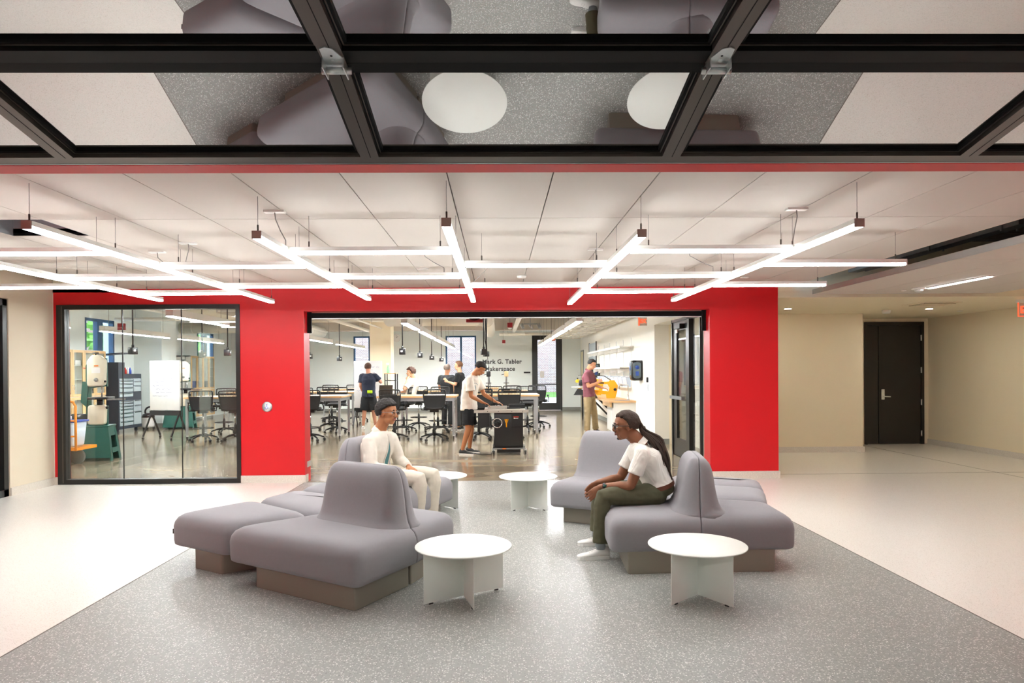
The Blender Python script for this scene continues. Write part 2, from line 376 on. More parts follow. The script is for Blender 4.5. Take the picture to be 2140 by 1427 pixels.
# right ceiling cloud
cl = bpy.data.objects.new('ceiling', None); COL.objects.link(cl); WM[cl.name] = Matrix.Identity(4); cl['kind'] = 'structure'; cl['label'] = 'lower white ceiling cloud on the right'
for i in range(4):
    for (y0, y1) in ((3.03, 6.6), (6.6, 9.62)):
        MB().box(4.42+i*.642+.003, 4.42+(i+1)*.642-.003, y0+.003, y1-.003, 2.60, 2.64).build('ceiling_panel', 'ceiling_white', cl)
MB().box(4.425, 6.98, 3.03, 9.61, 2.62, 2.66).build('ceiling_backing', 'ceiling_white', cl)
MB().box(4.405, 4.42, 3.03, 9.62, 2.598, 2.665).build('ceiling_edge', 'aluminium', cl)
structure('ceiling', MB().box(4.0, 8.85, D, 12.9, 2.58, 2.65).box(6.82, 8.85, 12.9, 14.1, 2.58, 2.65), 'ceiling_cream', label='low cream ceiling of the recess')
structure('ceiling', MB().box(7.0, 8.85, 3.0, D, 2.72, 2.78), 'ceiling_cream')
# near wall that the viewer looks through: header of the first opening
structure('wall_front', MB().box(-6.25, 9.1, 2.915, 3.03, HEAD, 3.5).box(-6.25, XL, 2.915, 3.03, 0, HEAD).box(XR, 9.1, 2.915, 3.03, 0, HEAD), 'red_paint', label='red header of the opening the viewer looks through')
# room on the viewer's side
structure('wall_room', MB().box(-6.4, -6.25, -3.5, 2.74, 0, 3.5).box(9.0, 9.1, -3.5, 2.74, 0, 3.5).box(-6.4, 9.1, -3.6, -3.5, 0, 3.5), 'white_paint')
structure('ceiling', MB().box(-6.4, 9.1, -3.6, 2.74, 3.5, 3.55), 'deck_dark', label='ceiling of the near room above the raised door')

# ---------------------------------------------------------------- raised glass sectional door above the viewer
def overhead_door():
    r = root('overhead_door', 'black framed glass sectional door raised overhead in the foreground', 'door', (0.14, 2.9, 2.44))
    stx = [-3.0, -1.76, -.52, .72, 1.96, 3.2]
    def section(y0, z0, slope, L, bot, top, name):
        # local frame: u along the panel towards the viewer (rising), n = down-facing normal
        c = math.cos(slope); s_ = math.sin(slope)
        m = Matrix(((1,0,0,0),(0,-c,-s_,y0),(0,s_,-c,z0),(0,0,0,1)))   # local (x, u, d) -> world ; d = downwards out of the panel
        R_ = lambda nm, x0, x1, u0, u1, d0, d1, mat: MB().box(x0, x1, u0, u1, d0, d1, m).build(nm, mat, r)
        R_('rail', -2.74, 3.02, 0, bot, -.03, .014, 'anod_grey' if name == 1 else 'anod_black_shade')
        R_('rail', -2.74, 3.02, L-top, L, -.03, .014, 'anod_black_shade')  # mid rails: the dark they reflect is put into the colour
        for x in stx[1:-1]:
            st = R_('stile', x-.037, x+.037, bot if name == 1 else 0, L-top if name == 1 else L, -.03, .016, 'anod_grey')
            MB().box(x+.002, x+.005, bot, L-top, .0155, .0168, m).build('groove', 'anod_black_shade', st)
        for a, b in zip(stx[:-1], stx[1:]):
            x0, x1 = max(a+.037, -2.74), min(b-.037, 3.02)
            # glazing beads, recessed
            g = MB()
            g.box(x0, x1, bot, bot+.02, -.03, -.004, m).box(x0, x1, L-top-.02, L-top, -.03, -.004, m)
            g.box(x0, x0+.02, bot+.02, L-top-.02, -.03, -.004, m).box(x1-.02, x1, bot+.02, L-top-.02, -.03, -.004, m)
            g.build('glazing_bead', 'anod_black_shade', r)
            g2 = MB(); g2.box(x0+.006, x1-.006, bot+.004, bot+.008, -.004, 0, m).box(x0+.006, x0+.010, bot+.008, L-top-.004, -.004, 0, m).box(x1-.010, x1-.006, bot+.008, L-top-.004, -.004, 0, m)
            g2.build('bead_lip', 'anod_grey', r)
            MB().box(x0+.02, x1-.02, bot+.02, L-top-.02, -.022, -.014, m).build('pane', 'glass_door', r)
        return m
    s1 = math.atan(.203); L1 = .66
    m1 = section(2.905, 2.435, s1, L1, .055, .05, 1)
    MB().box(-2.74, 3.02, -.012, -.002, -.03, .008, m1).build('bottom_seal', 'anod_black_shade', r)
    MB().box(-2.74, 3.02, -.0025, .002, .010, .0155, m1).build('seal_highlight', 'aluminium', r)  # bright strip standing in for the highlight along the seal edge
    y2, z2 = 2.905-L1*math.cos(s1), 2.435+L1*math.sin(s1)
    m2 = section(y2-.004, z2, math.atan(.058), .64, .075, .05, 2)
    # hinges where the two sections fold
    for x in (-.52, .72):
        sg = 1 if x < 0 else -1
        h = MB()
        h.prism([(-.03, -.06), (.033, -.06), (.033, .02), (.012 if sg > 0 else .028, .075), (-.01 if sg > 0 else .01, .085), (-.028 if sg > 0 else -.012, .075), (-.03, .02)], .016, .0195, Matrix(m2) @ Matrix.Translation((x, .02, 0)))
        h.box(x-.0335, x-.030, y2-.09, y2+.075, 0, 0) if False else None
        ho = h.build('hinge', 'zinc', r)
        s = MB(); Mx = Matrix(m2) @ Matrix.Translation((x, .02, 0))
        s.box(-.034, -.030, -.062, .02, .016, .05, Mx).box(.032, .036, -.062, .02, .016, .05, Mx)
        s.build('hinge_cheek', 'zinc', ho)
        MB().cyl(Mx @ Vector((-.046, -.03, .036)), Mx @ Vector((.05, -.03, .036)), .011, 12).build('roller_tube', 'zinc', ho)
        for (dx, du) in ((-.016, -.05), (.018, -.05), (0, .012)):
            MB().cyl(Mx @ Vector((dx, du, .018)), Mx @ Vector((dx, du, .026)), .0065, 6, smooth=False).build('bolt', 'zinc', ho)
        MB().cyl(Mx @ Vector((0, .035, .0195)), Mx @ Vector((0, .035, .0205)), .004, 8).build('bolt_hole', 'anod_black_shade', ho)
    return r
overhead_door()
# bottom rail of the second raised door, just inside the far opening
fd = root('overhead_door', 'black bottom rail of the raised door in the far opening', 'door', (.14, D+.2, HEAD-.07))
MB().box(XL+.04, XR-.04, D+.2, D+.25, HEAD-.085, HEAD-.01).build('rail', 'anod_black_shade', fd)
MB().box(XL+.04, XR-.04, D+.195, D+.25, HEAD-.097, HEAD-.086).build('bottom_seal', 'aluminium', fd)
for x in (XL+.03, XR-.03):
    MB().box(x-.03, x+.03, D+.17, D+.2, HEAD-.3, HEAD).build('track', 'anod_black_shade', fd)
# jamb hardware on the opening's left side
jb = MB().box(XL, XL+.012, D+.1, D+.28, .2, .28).build('jamb_sensor', 'zinc'); setprops(jb, 'small metal photo-eye box low on the red opening jamb', 'sensor')
ad = root('push_plate', 'round steel door-opener button with blue wheelchair symbol on red wall', 'button', (-3.264, D, 1.073))
MB().lathe([(.0, -.016), (.062, -.016), (.07, -.012), (.074, 0)], (-3.264, D, 1.073), 32, 'Y').build('ring', 'aluminium', ad)
MB().lathe([(.0, -.021), (.054, -.021), (.058, -.016)], (-3.264, D, 1.073), 32, 'Y').build('plate', 'zinc', ad)
M('ada_blue', '2a46c8', .5)
s = MB(); yb = D-.0225
def P3(x, z): return (-3.264+x, yb, 1.073+z)
s.ball(P3(-.004, .03), (.006, .002, .006)).tube([P3(-.004, .02), P3(-.003, -.002), P3(.014, -.002), P3(.02, -.018), P3(.026, -.016)], .0032, 6).tube([P3(-.004, .012), P3(.01, .012)], .0028, 6)
s.tube([P3(-.006+.017*math.cos(a), -.012+.017*math.sin(a)) for a in [math.radians(t) for t in range(120, 350, 20)]], .003, 6)
s.build('wheelchair_symbol', 'ada_blue', ad)
# ================================================================ linear pendant lights of the lobby
LZ0, LZ1 = 2.452, 2.505
CORD = M('cord_grey', '8d8a86', .5)
def linear_light(x0, y0, x1, y1, label, cables, canopy=None, caps=True, dm='lobby_diffuser'):
    along_y = abs(y1-y0) > abs(x1-x0)
    r = root('linear_light', label, 'pendant light', ((x0+x1)/2, (y0+y1)/2, LZ1), 'linear pendant lights over the lobby')
    w = .03
    def bar(a, b, z0, z1, hw):
        return MB().box(x0-hw, x0+hw, a, b, z0, z1) if along_y else MB().box(a, b, y0-hw, y0+hw, z0, z1)
    a, b = (y0, y1) if along_y else (x0, x1)
    bar(a, b, LZ0+.022, LZ1, w).build('housing', 'white_plastic', r)
    bar(a+.008, b-.008, LZ0, LZ0+.022, w-.002).build('diffuser', dm, r)
    if caps:
        for e0, e1 in ((a-.003, a+.008), (b-.008, b+.003)):
            bar(e0, e1, LZ0, LZ1, w+.001).build('end_cap', 'cap_taupe' if along_y else 'white_plastic', r)
    for cx, cy in cables:
        c = MB().cyl((cx, cy, LZ1), (cx, cy, ZC), .0018, 6).build('cable', 'cord_grey', r)
        MB().cyl((cx, cy, LZ1), (cx, cy, LZ1+.045), .006, 8).build('gripper', 'anod_grey', c)
    if canopy:
        px, py, qx, qy = canopy
        MB().box(px-.075, px+.075, py-.03, py+.03, ZC-.014, ZC).build('canopy', 'white_plastic', r)
        pts = [Vector((px, py, ZC-.014)), Vector((px+.005, py, ZC-.06)), Vector((px*.5+qx*.5, py*.5+qy*.5, ZC-.13)), Vector((qx, qy, LZ1+.05)), Vector((qx, qy, LZ1))]
        MB().tube(pts, .004, 6).build('power_cord', 'cord_grey', r)
    return r
LX = [-4.2, -2.915, -1.615, -.315, .98, 2.3]
LY = [(4.62, 8.70), (4.33, 9.0), (4.67, 8.71), (4.30, 9.02), (4.67, 9.4), (4.36, 9.03)]
nm = ['leftmost', 'second from the left', 'third from the left', 'middle one above the grey strip', 'second from the right', 'rightmost']
for i, (x, (ya, yb_)) in enumerate(zip(LX, LY)):
    cab = [(x, ya+.03), (x, ya+1.0), (x, (ya+yb_)/2), (x, yb_-1.0), (x, yb_-.03)]
    canopy = {1: (x+.1, 6.35, x, 6.5), 2: (x-.02, 5.12, x+.01, 5.28), 4: (x-.02, 6.75, x, 6.9), 5: (x-.08, 5.1, x+.0, 5.35), 3: (x+.2, 7.6, x+.05, 7.75)}.get(i)
    linear_light(x, ya, x, yb_, 'long white linear light running away from the viewer, ' + nm[i], cab, canopy)
pairs = [(-5.5, -4.2, [5.98, 7.36], 'left of the leftmost long light'), (-4.2, -2.915, [5.29, 6.68, 7.99], 'between first and second long lights'), (-2.915, -1.615, [5.98, 7.38], 'between second and third long lights'),
         (-1.615, -.315, [5.3, 6.69, 7.97], 'between third and middle long lights'), (-.315, .98, [5.98, 7.43], 'right of the middle long light'),
         (.98, 2.3, [5.29, 6.71, 8.03], 'left of the rightmost long light'), (2.3, 3.6, [6.0, 7.47], 'right of the rightmost long light')]
od = {2: ['nearer', 'farther'], 3: ['nearest', 'middle', 'farthest']}
for a, b, yl, txt in pairs:
    for j, y in enumerate(yl):
        cab = [(a+.18, y), (b-.12, y)]
        cn = (b-.4, y+.12, b-.2, y) if (j == 1 and len(yl) == 3) else None
        linear_light(a+.035, y, b-.035, y, 'crosswise white linear light %s, %s one' % (txt, od[len(yl)][j]), cab, cn, caps=True)
# lamps of the room on the viewer's side (out of frame) : the same linear lights
for i, x in enumerate((-3.6, -1.6, .4, 2.4, 4.4)):
    r = root('linear_light', 'linear light of the near room, row %s, outside the picture' % ['one', 'two', 'three', 'four', 'five'][i], 'pendant light', (x, -.4, 3.0), 'near room lights')
    MB().box(x-.05, x+.05, -2.2, 1.4, 3.0, 3.04).build('housing', 'white_plastic', r)
    MB().box(x-.045, x+.045, -2.15, 1.35, 2.985, 3.0).build('diffuser', 'lobby_diffuser', r)

# ---------------------------------------------------------------- ceiling fittings
def disc(name, label, cat, x, y, z, r_, h, mat='white_plastic', group=None, inner=None):
    o = root(name, label, cat, (x, y, z), group)
    MB().lathe([(.001, 0), (r_, 0), (r_, -h*.6), (r_*.85, -h), (.001, -h)], (x, y, z), 24).build('body', mat, o)
    if inner: MB().lathe([(.001, -h-.001), (r_*.7, -h-.001), (r_*.7, -h+.004), (.001, -h+.004)], (x, y, z), 24).build('lens', inner, o)
    return o
disc('ceiling_speaker', 'flat round white cover plate on the near right ceiling', 'speaker', 3.62, 4.5, ZC, .085, .008)
disc('ceiling_sensor', 'small round sensor on the ceiling above the red corner', 'sensor', 3.2, 8.9, ZC, .06, .01)
disc('ceiling_sensor', 'small white sensor on the ceiling near the middle light', 'sensor', -.86, 8.0, ZC, .07, .01)
disc('smoke_detector', 'white smoke detector behind the middle light', 'detector', .3, 8.6, ZC, .06, .035)
disc('downlight', 'lit recessed downlight beside the red wall', 'downlight', 4.92, 11.66, 2.58, .075, .006, inner='down_diffuser')
disc('downlight', 'lit recessed downlight above the black double door', 'downlight', 7.44, 11.82, 2.58, .075, .006, inner='down_diffuser')
disc('smoke_detector', 'white smoke detector in front of the black double door', 'detector', 6.83, 12.06, 2.58, .07, .06)
disc('sprinkler_cover', 'small round sprinkler cover right of the lit downlight', 'sprinkler', 8.3, 12.3, 2.58, .05, .008)
disc('sprinkler_cover', 'small round cover plate on the right ceiling cloud', 'sprinkler', 6.55, 7.9, 2.60, .06, .008)
disc('sprinkler_cover', 'tiny round sprinkler cover near the end of the cloud', 'sprinkler', 5.45, 9.2, 2.60, .035, .01)
vt = root('ceiling_vent', 'flat square air diffuser in the recess ceiling', 'vent', (6.9, 10.9, 2.58))
MB().box(6.6, 7.2, 10.6, 11.2, 2.57, 2.58).build('frame', 'ceiling_cream', vt)
for i in range(5): MB().bx((6.9, 10.7+.1*i, 2.566), (.5, .05, .006), rx=.5).build('slat', 'ceiling_cream', vt)
# lit slot light and emergency head on the cloud
sl = root('slot_light', 'short lit linear light on the right ceiling cloud', 'light', (5.6, 8.3, 2.6))
MB().box(5.56, 5.63, 7.75, 8.9, 2.588, 2.60).build('trim_frame', 'white_plastic', sl)
MB().box(5.57, 5.62, 7.77, 8.88, 2.580, 2.588).build('diffuser', 'lobby_diffuser', sl)
em = disc('smoke_detector', 'white detector with glinting lens at the end of the slot light', 'detector', 5.5, 8.95, 2.60, .09, .02)
MB().ball((5.5, 8.95, 2.57), (.055, .055, .03)).build('lens', 'zinc', em)
for i, (x, y0, y1) in enumerate(((5.6, 3.3, 6.2), (8.0, 3.6, 5.6), (8.0, 6.2, 8.2))):  # unseen lamps added to brighten the recess and the right wall
    so_ = root('slot_light', 'added unseen light brightening the right side, %s' % ['near cloud', 'near wall', 'far wall'][i], 'light', (x, y0, 2.6))
    zz = 2.60 if i == 0 else 2.72
    MB().box(x-.04, x+.04, y0, y1, zz-.012, zz).build('trim_frame', 'white_plastic', so_); MB().box(x-.03, x+.03, y0+.02, y1-.02, zz-.02, zz-.012).build('diffuser', 'lobby_diffuser', so_)
# exit sign at the right edge
ex = root('exit_sign', 'hanging exit sign with red outline at the right edge', 'sign', (7.850, 10.3, 2.58))
M('sign_clear', 'cbbfae', .3)
MB().box(7.820, 8.200, 10.28, 10.33, 2.53, 2.60).build('mount', 'white_plastic', ex)
MB().box(7.840, 8.180, 10.300, 10.306, 2.33, 2.53).build('panel', 'sign_clear', ex)
MB().box(7.835, 7.845, 10.295, 10.311, 2.325, 2.53).box(7.835, 8.185, 10.295, 10.311, 2.322, 2.331).box(8.175, 8.185, 10.295, 10.311, 2.325, 2.53).build('edge', 'exit_red', ex)
def text_mesh(name, body, size, mat, parent, loc, rot=(PI/2, 0, 0), bold=0, ext=.002, align='LEFT', label=None, spacing=1):
    c = bpy.data.curves.new(name, 'FONT'); c.body = body; c.size = size; c.offset = bold; c.extrude = ext; c.align_x = align; c.space_character = spacing
    t = bpy.data.objects.new(name, c); COL.objects.link(t)
    dg = bpy.context.evaluated_depsgraph_get(); me = bpy.data.meshes.new_from_object(t.evaluated_get(dg)); bpy.data.objects.remove(t)
    m4 = Matrix.LocRotScale(Vector(loc), Quaternion() if False else __import__('mathutils').Euler(rot).to_quaternion(), Vector((1, 1, 1)))
    me.transform(m4); me.materials.clear(); o = link(name, me, parent, mat)
    if label: o['label'] = label
    return o
text_mesh('lettering', 'EXIT', .15, 'exit_red', ex, (7.865, 10.298, 2.375), bold=.004)
# pipes and cable tray in the ceiling slot
tr = root('cable_tray', 'grey cable tray hung in the ceiling slot', 'cable tray', (4.5, 7.5, 2.95))
MB().box(4.80, 4.94, 6.3, 9.4, 2.87, 2.95).build('channel', 'galv', tr)
for y in (6.5, 7.6, 8.7):
    MB().box(4.785, 4.80, y, y+.02, 2.85, 3.35).box(4.94, 4.955, y, y+.02, 2.85, 3.35).build('hanger', 'galv', tr)
pp = root('conduit_pipe', 'grey conduit pipe with clamps in the ceiling slot', 'pipe', (4.9, 6, 2.95))
MB().tube([(5.2, 3.1, 3.1), (5.2, 4.9, 3.1), (5.13, 5.3, 2.97), (5.1, 9.5, 2.93)], .035, 10).build('pipe', 'galv', pp)
for y in (5.6, 6.2, 6.9): MB().tube(arc((5.12, y, 2.965), .045, 0, 2*PI-.4, 10), .01, 6).cyl((5.12, y, 3.0), (5.12, y, 3.35), .006, 6).build('clamp', 'galv', pp)
# ================================================================ modular lounge seating
def inset_corner(poly, i, d, ef=None):
    n = len(poly); da = d*(ef[i-1] if ef else 1); db = d*(ef[i] if ef else 1); p0, p1, p2 = Vector(poly[i-1]), Vector(poly[i]), Vector(poly[(i+1) % n])
    a = (p1-p0).normalized(); b = (p2-p1).normalized()
    na = Vector((-a.y, a.x)); nb = Vector((-b.y, b.x))        # inward for CCW
    den = a.x*b.y - a.y*b.x
    q0 = p1 + na*da; q1 = p1 + nb*db
    if abs(den) < 1e-4: return q0, a, b
    t = ((q1-q0).x*b.y - (q1-q0).y*b.x)/den
    return q0 + a*t, a, b
def round_poly(poly, d, r, n=6, ef=None):
    """CCW polygon inset by d, corners rounded by r: fixed vertex count"""
    out = []
    for i in range(len(poly)):
        p, a, b = inset_corner(poly, i, d, ef)
        ang = math.acos(max(-1, min(1, a.dot(b)))); 
        t = r*math.tan(ang/2)
        if ef and (ef[i-1] < .5 or ef[i] < .5): t = min(t, .018)
        s, e = p - a*t, p + b*t
        for k in range(n+1):
            u = k/n; out.append((s*(1-u)**2 + p*2*u*(1-u) + e*u*u))
    return out
def ccw(poly):
    A = sum(poly[i-1][0]*poly[i][1]-poly[i][0]*poly[i-1][1] for i in range(len(poly)))
    return list(poly) if A > 0 else list(reversed(poly))
def seat_cushion(poly, name, mat, parent, z0=.165, z1=.43, split=None):
    poly = ccw(poly); rings = []; ef = None
    if split:
        near = lambda p: any((Vector(p)-Vector(q)).length < .02 for q in split)
        ef = [.06 if near(poly[i]) and near(poly[(i+1) % len(poly)]) else 1 for i in range(len(poly))]
    for d, r, z in ((.03, .06, z0), (.012, .08, z0+.012), (.006, .09, z0+.04), (.004, .09, z1-.11), (.010, .09, z1-.075), (.028, .09, z1-.04), (.055, .09, z1-.018), (.095, .09, z1-.006), (.15, .08, z1), (.24, .05, z1+.003)):
        rings.append([Vector((p.x, p.y, z)) for p in round_poly(poly, d, r, 6, ef)])
    me = MB().loft(rings); return me.build(name, mat, parent)
def backrest_half(c0, c1, out, parent, frac0=.1, frac1=.9, zt=.86):
    """stands on the split line c0-c1, leaning out to the side 'out' (unit 2-vector)"""
    c0, c1 = Vector(c0), Vector(c1); ax = (c1-c0).normalized(); out = Vector(out); L = (c1-c0).length
    mid = c0.lerp(c1, (frac0+frac1)/2); hl = L*(frac1-frac0)/2
    prof = [(.40, 1.0, .25), (.430, .97, .212), (.448, .945, .185), (.48, .92, .165), (.54, .895, .145), (.62, .87, .13), (.70, .84, .118), (.76, .81, .106), (.805, .77, .088), (.838, .715, .062), (.853, .65, .035)]
    rings = []
    for z, f, t in prof:
        z = .40 + (z-.40)*(zt-.40)/.46
        h = hl*f; g = []
        rc = min(t*.85, h*.5)
        pts = [(-h, .003)]
        for k in range(7):
            a = PI - k/6*PI/2; pts.append((-h+rc+rc*math.cos(a), t-rc+rc*math.sin(a)))
        for k in range(7):
            a = PI/2 - k/6*PI/2; pts.append((h-rc+rc*math.cos(a), t-rc+rc*math.sin(a)))
        pts.append((h, .003))
        for u, v in pts:
            q = mid + ax*u + out*v; g.append(Vector((q.x, q.y, z)))
        rings.append(g)
    return MB().loft(rings).build('backrest', 'fabric', parent)
def lounge_seat(poly, label, split=None, fr=(.1, .9), zt=.86, ins=None):
    cx = sum(p[0] for p in poly)/len(poly); cy = sum(p[1] for p in poly)/len(poly)
    r = root('lounge_seat', label, 'sofa', (cx, cy, 0), 'grey modular lounge seats')
    seat_cushion(poly, 'cushion', 'fabric', r, split=split)
    pp_ = ccw(poly)
    rings = [[Vector((p.x, p.y, z)) for p in round_poly(pp_, d, .03, 3, [v+1e-4 for v in ins] if ins else [.12]*len(pp_))] for d, z in ((1.03, .0), (1., .004), (1., .17))]
    MB().loft(rings, smooth=False).build('plinth', 'plinth', r)
    if split:
        c0, c1 = split; m = (Vector(c0)+Vector(c1))/2; n = Vector((-(c1[1]-c0[1]), c1[0]-c0[0])).normalized()
        if n.dot(Vector((cx, cy))-m) < 0: n = -n
        backrest_half(c0, c1, n, r, fr[0], fr[1], zt)
    return r
C1, D1 = (-.585, 4.985), (-1.47, 5.615)
lounge_seat([(-2.04, 5.12), (-.905, 4.385), C1, D1], 'grey lounge seat with backrest nearest the viewer on the left', (C1, D1), (.06, .9), ins=(.07, .08, .01, .25))
lounge_seat([C1, (-.345, 5.60), (-1.04, 6.06), D1], 'grey lounge seat behind the near left backrest, beside the round table', (C1, D1), (.06, .9), ins=(.08, .14, .1, .01))
ot = lounge_seat([(-2.675, 5.625), (-2.075, 5.24), (-1.505, 5.63), (-2.20, 6.26)], 'flat grey ottoman seat at the far left end', ins=(.06, .13, .05, .25))
lounge_seat([(-2.195, 6.275), (-1.5, 5.645), (-1.07, 6.1), (-1.18, 6.27), (-1.99, 6.80)], 'flat grey seat between the left ottoman and the rear left seat')
S0, S1 = (-1.57, 6.57), (-1.23, 7.77)
lounge_seat([(-.86, 6.47), (-.47, 7.53), S1, S0], 'grey lounge seat on which the man in the cream jacket sits', (S0, S1), (.14, .9), .90)
lounge_seat([S0, S1, (-1.6, 7.92), (-1.985, 6.83)], 'grey outer seat behind the man in the cream jacket', (S0, S1), (.14, .9), .90)
A0, A1 = (1.545, 5.24), (1.70, 6.185)
lounge_seat([(.835, 5.215), A0, A1, (.90, 6.46)], 'grey lounge seat on which the man with long locs sits', (A0, A1), (.06, .85), .865, ins=(.02, .01, .1, .14))
lounge_seat([A0, (2.29, 5.255), (2.33, 5.93), A1], 'grey lounge seat back to back with the man with locs', (A0, A1), (.06, .85), .865, ins=(.02, .17, .06, .01))
lounge_seat([(1.60, 6.25), (2.345, 5.965), (2.575, 6.62), (1.62, 7.03)], 'flat grey seat behind the right front pair')
lounge_seat([(1.63, 7.045), (2.58, 6.645), (2.72, 7.12), (1.92, 7.56)], 'flat grey seat farthest right behind the pair')
B0, B1 = (.80, 7.56), (1.66, 7.13)
lounge_seat([(.49, 7.05), (1.40, 6.56), (1.60, 6.98), B1, B0], 'grey lounge seat with backrest facing the viewer, behind the man with locs', (B0, B1), (.04, .92), .91)
lounge_seat([B0, B1, (1.9, 7.6), (1.05, 8.05)], 'grey seat behind the rear right backrest', (B0, B1), (.04, .92), .91)
MB().box(-2.655, -2.635, 5.655, 5.66, .25, .29).build('fabric_tag', 'frame_black', ot)

# ---------------------------------------------------------------- round side tables on three folded panels
def side_table(x, y, angs, label, R=.333):
    r = root('side_table', label, 'table', (x, y, 0), 'white round side tables')
    MB().lathe([(.001, .346), (R-.002, .346), (R, .348), (R, .353), (R-.002, .355), (.001, .355)], (x, y, 0), 64).build('table_top', 'table_white', r)
    c = Vector((x, y))
    for a in angs:
        d = Vector((math.cos(math.radians(a)), math.sin(math.radians(a)))); e = c + d*(R-.02)
        s = c + d*.003
        nrm = Vector((-d.y, d.x))*.002
        leg = MB().prism([tuple(s-nrm), tuple(e-nrm), tuple(e+nrm), tuple(s+nrm)], .008, .346).build('leg_panel', 'table_white', r)
        f = c + d*(R-.06); g = c + d*(R-.09)
        MB().prism([tuple(f-nrm*2), tuple(f+nrm*2), tuple(g+nrm*2), tuple(g-nrm*2)], 0, .009).build('foot', 'black_plastic', leg)
side_table(-.247, 4.765, (215, 30, 285), 'white round side table in front of the left seats')
side_table(1.36, 4.725, (222, 300, 80), 'white round side table nearest the viewer on the right')
side_table(.335, 7.88, (230, 310, 90), 'white round side table beside the rear right seat')
side_table(-.70, 8.0, (320, 200, 90), 'white round side table behind the cream jacket man, partly hidden')
# ================================================================ the workshop behind the red wall
YB = 27.39; XRW = 3.27; XLW = -10.5; ZT = 3.75
M('maple', 'd9b98a', .4, var=.08, scale=6); wood('maple_top', 'd8b283', 'c99a66', (.6, 14, 14)); wood('cab_maple', 'e3c391', 'd4ad78', (8, 8, .8))
M('steel_leg', 'a7abad', .35, metal=.75); M('caster', '2a2a2a', .5); M('mesh_black', '1b1c1d', .7); M('chair_black', '141414', .5)
M('machine_green', '1e5a50', .35); M('machine_cream', 'ddd5c0', .4); M('navy', '26303c', .4); M('drawer_grey', 'b4c0c6', .35, metal=.3); M('orange', 'f0941f', .4); M('yellow', 'f2a90e', .35)
M('saw_black', '1d1e1f', .35); M('cast_iron', 'c9c3b8', .35, metal=.5); M('alarm_red', '8d1016', .4); M('board_white', 'eceae8', .25); M('marker_blue', '4a5f9e', .6); M('blue_frame', '1f4f78', .4)
M('clear_bin', 'c9d6e2', .2); M('bin_lid', '2f4fb0', .4); M('towel_black', '16171a', .2); M('towel_smoke', '58656c', .15); M('chrome', 'd8dadb', .12, metal=1); M('sink_steel', 'a8adb0', .3, metal=.9)
M('grass', '5f8d3a', .9, var=.3, scale=30); M('paving', 'e8e4da', .9); brickmat('brick'); M('leaf', '6fa548', .8, var=.4, scale=6); M('base_grey', '83857f', .5)
lab = MB()
lab.box(XLW, -5.7, YB, YB+.3, 0, ZT).box(-5.7, -5.05, YB, YB+.3, 0, .95).box(-5.7, -5.05, YB, YB+.3, 2.97, ZT).box(-5.05, -2.07, YB, YB+.3, 0, ZT).box(-2.07, -.86, YB, YB+.3, 0, .95).box(-2.07, -.86, YB, YB+.3, 2.97, ZT)
lab.box(-.86, 1.35, YB, YB+.3, 0, ZT).box(1.35, 2.54, YB, YB+.3, 3.0, ZT).box(2.54, XRW+.3, YB, YB+.3, 0, ZT)
structure('wall_workshop_back', lab, 'lab_paint', label='pale wall at the back of the workshop with lettering')
rw = MB().box(XRW, XRW+.3, 14.4, YB, 0, ZT).box(XRW, XRW+.3, 12.86, 14.4, 2.5, ZT).box(XRW, XRW+.3, 12.80, 12.9, 0, ZT).box(XRW, XRW+.3, 10.95, 12.8, 2.47, ZT).box(XRW, XRW+.3, D+T, 10.98, 0, ZT).box(XRW+.7, XRW+.75, 12.9, 14.4, 0, 2.6)
structure('wall_workshop_right', rw, 'white_paint', label='white side wall of the workshop with counter and shelves')
lw = MB().box(XLW-.3, XLW, D+T, 17.75, 0, ZT).box(XLW-.3, XLW, 17.75, 19.1, 0, 1.1).box(XLW-.3, XLW, 17.75, 19.1, 3.0, ZT).box(XLW-.3, XLW, 19.1, 24.3, 0, ZT).box(XLW-.3, XLW, 24.3, 25.7, 0, 1.1).box(XLW-.3, XLW, 24.3, 25.7, 3.0, ZT).box(XLW-.3, XLW, 25.7, YB, 0, ZT)
structure('wall_workshop_left', lw, 'lab_paint', label='pale left wall of the workshop with windows')
structure('wall_pier', MB().box(XLW, -9.7, 20.1, 21.0, 0, ZT), 'lab_paint', label='pale pier on the left workshop wall')
structure('wall_column', MB().box(-3.97, -3.32, 21.5, 22.1, 0, ZT), 'cream_paint', label='square beige column in the workshop')
structure('wall_workshop_front', MB().box(-11, -6.243, D, D+T, 0, ZT).box(-6.243, 4.0, D+.01, D+T, ZC, ZT), 'white_paint')
structure('ceiling', MB().box(-11, 4, D+T, YB+.3, ZT, ZT+.1), 'ceiling_white', label='white painted slab above the workshop')
structure('baseboard_workshop', MB().box(XRW-.015, XRW, 14.4, YB, 0, .12).box(2.54, XRW, YB-.015, YB, 0, .12).box(-10.5, 1.35, YB-.015, YB, 0, .12).box(XRW-.015, XRW, D+T, 10.95, 0, .12).box(-10.5, -9.685, 20.085, 20.1, 0, .12).box(-9.7, -9.685, 20.1, 21, 0, .12).box(XRW, XRW+.3, 14.385, 14.4, 0, .12), 'base_grey', label='grey rubber baseboard of the workshop')
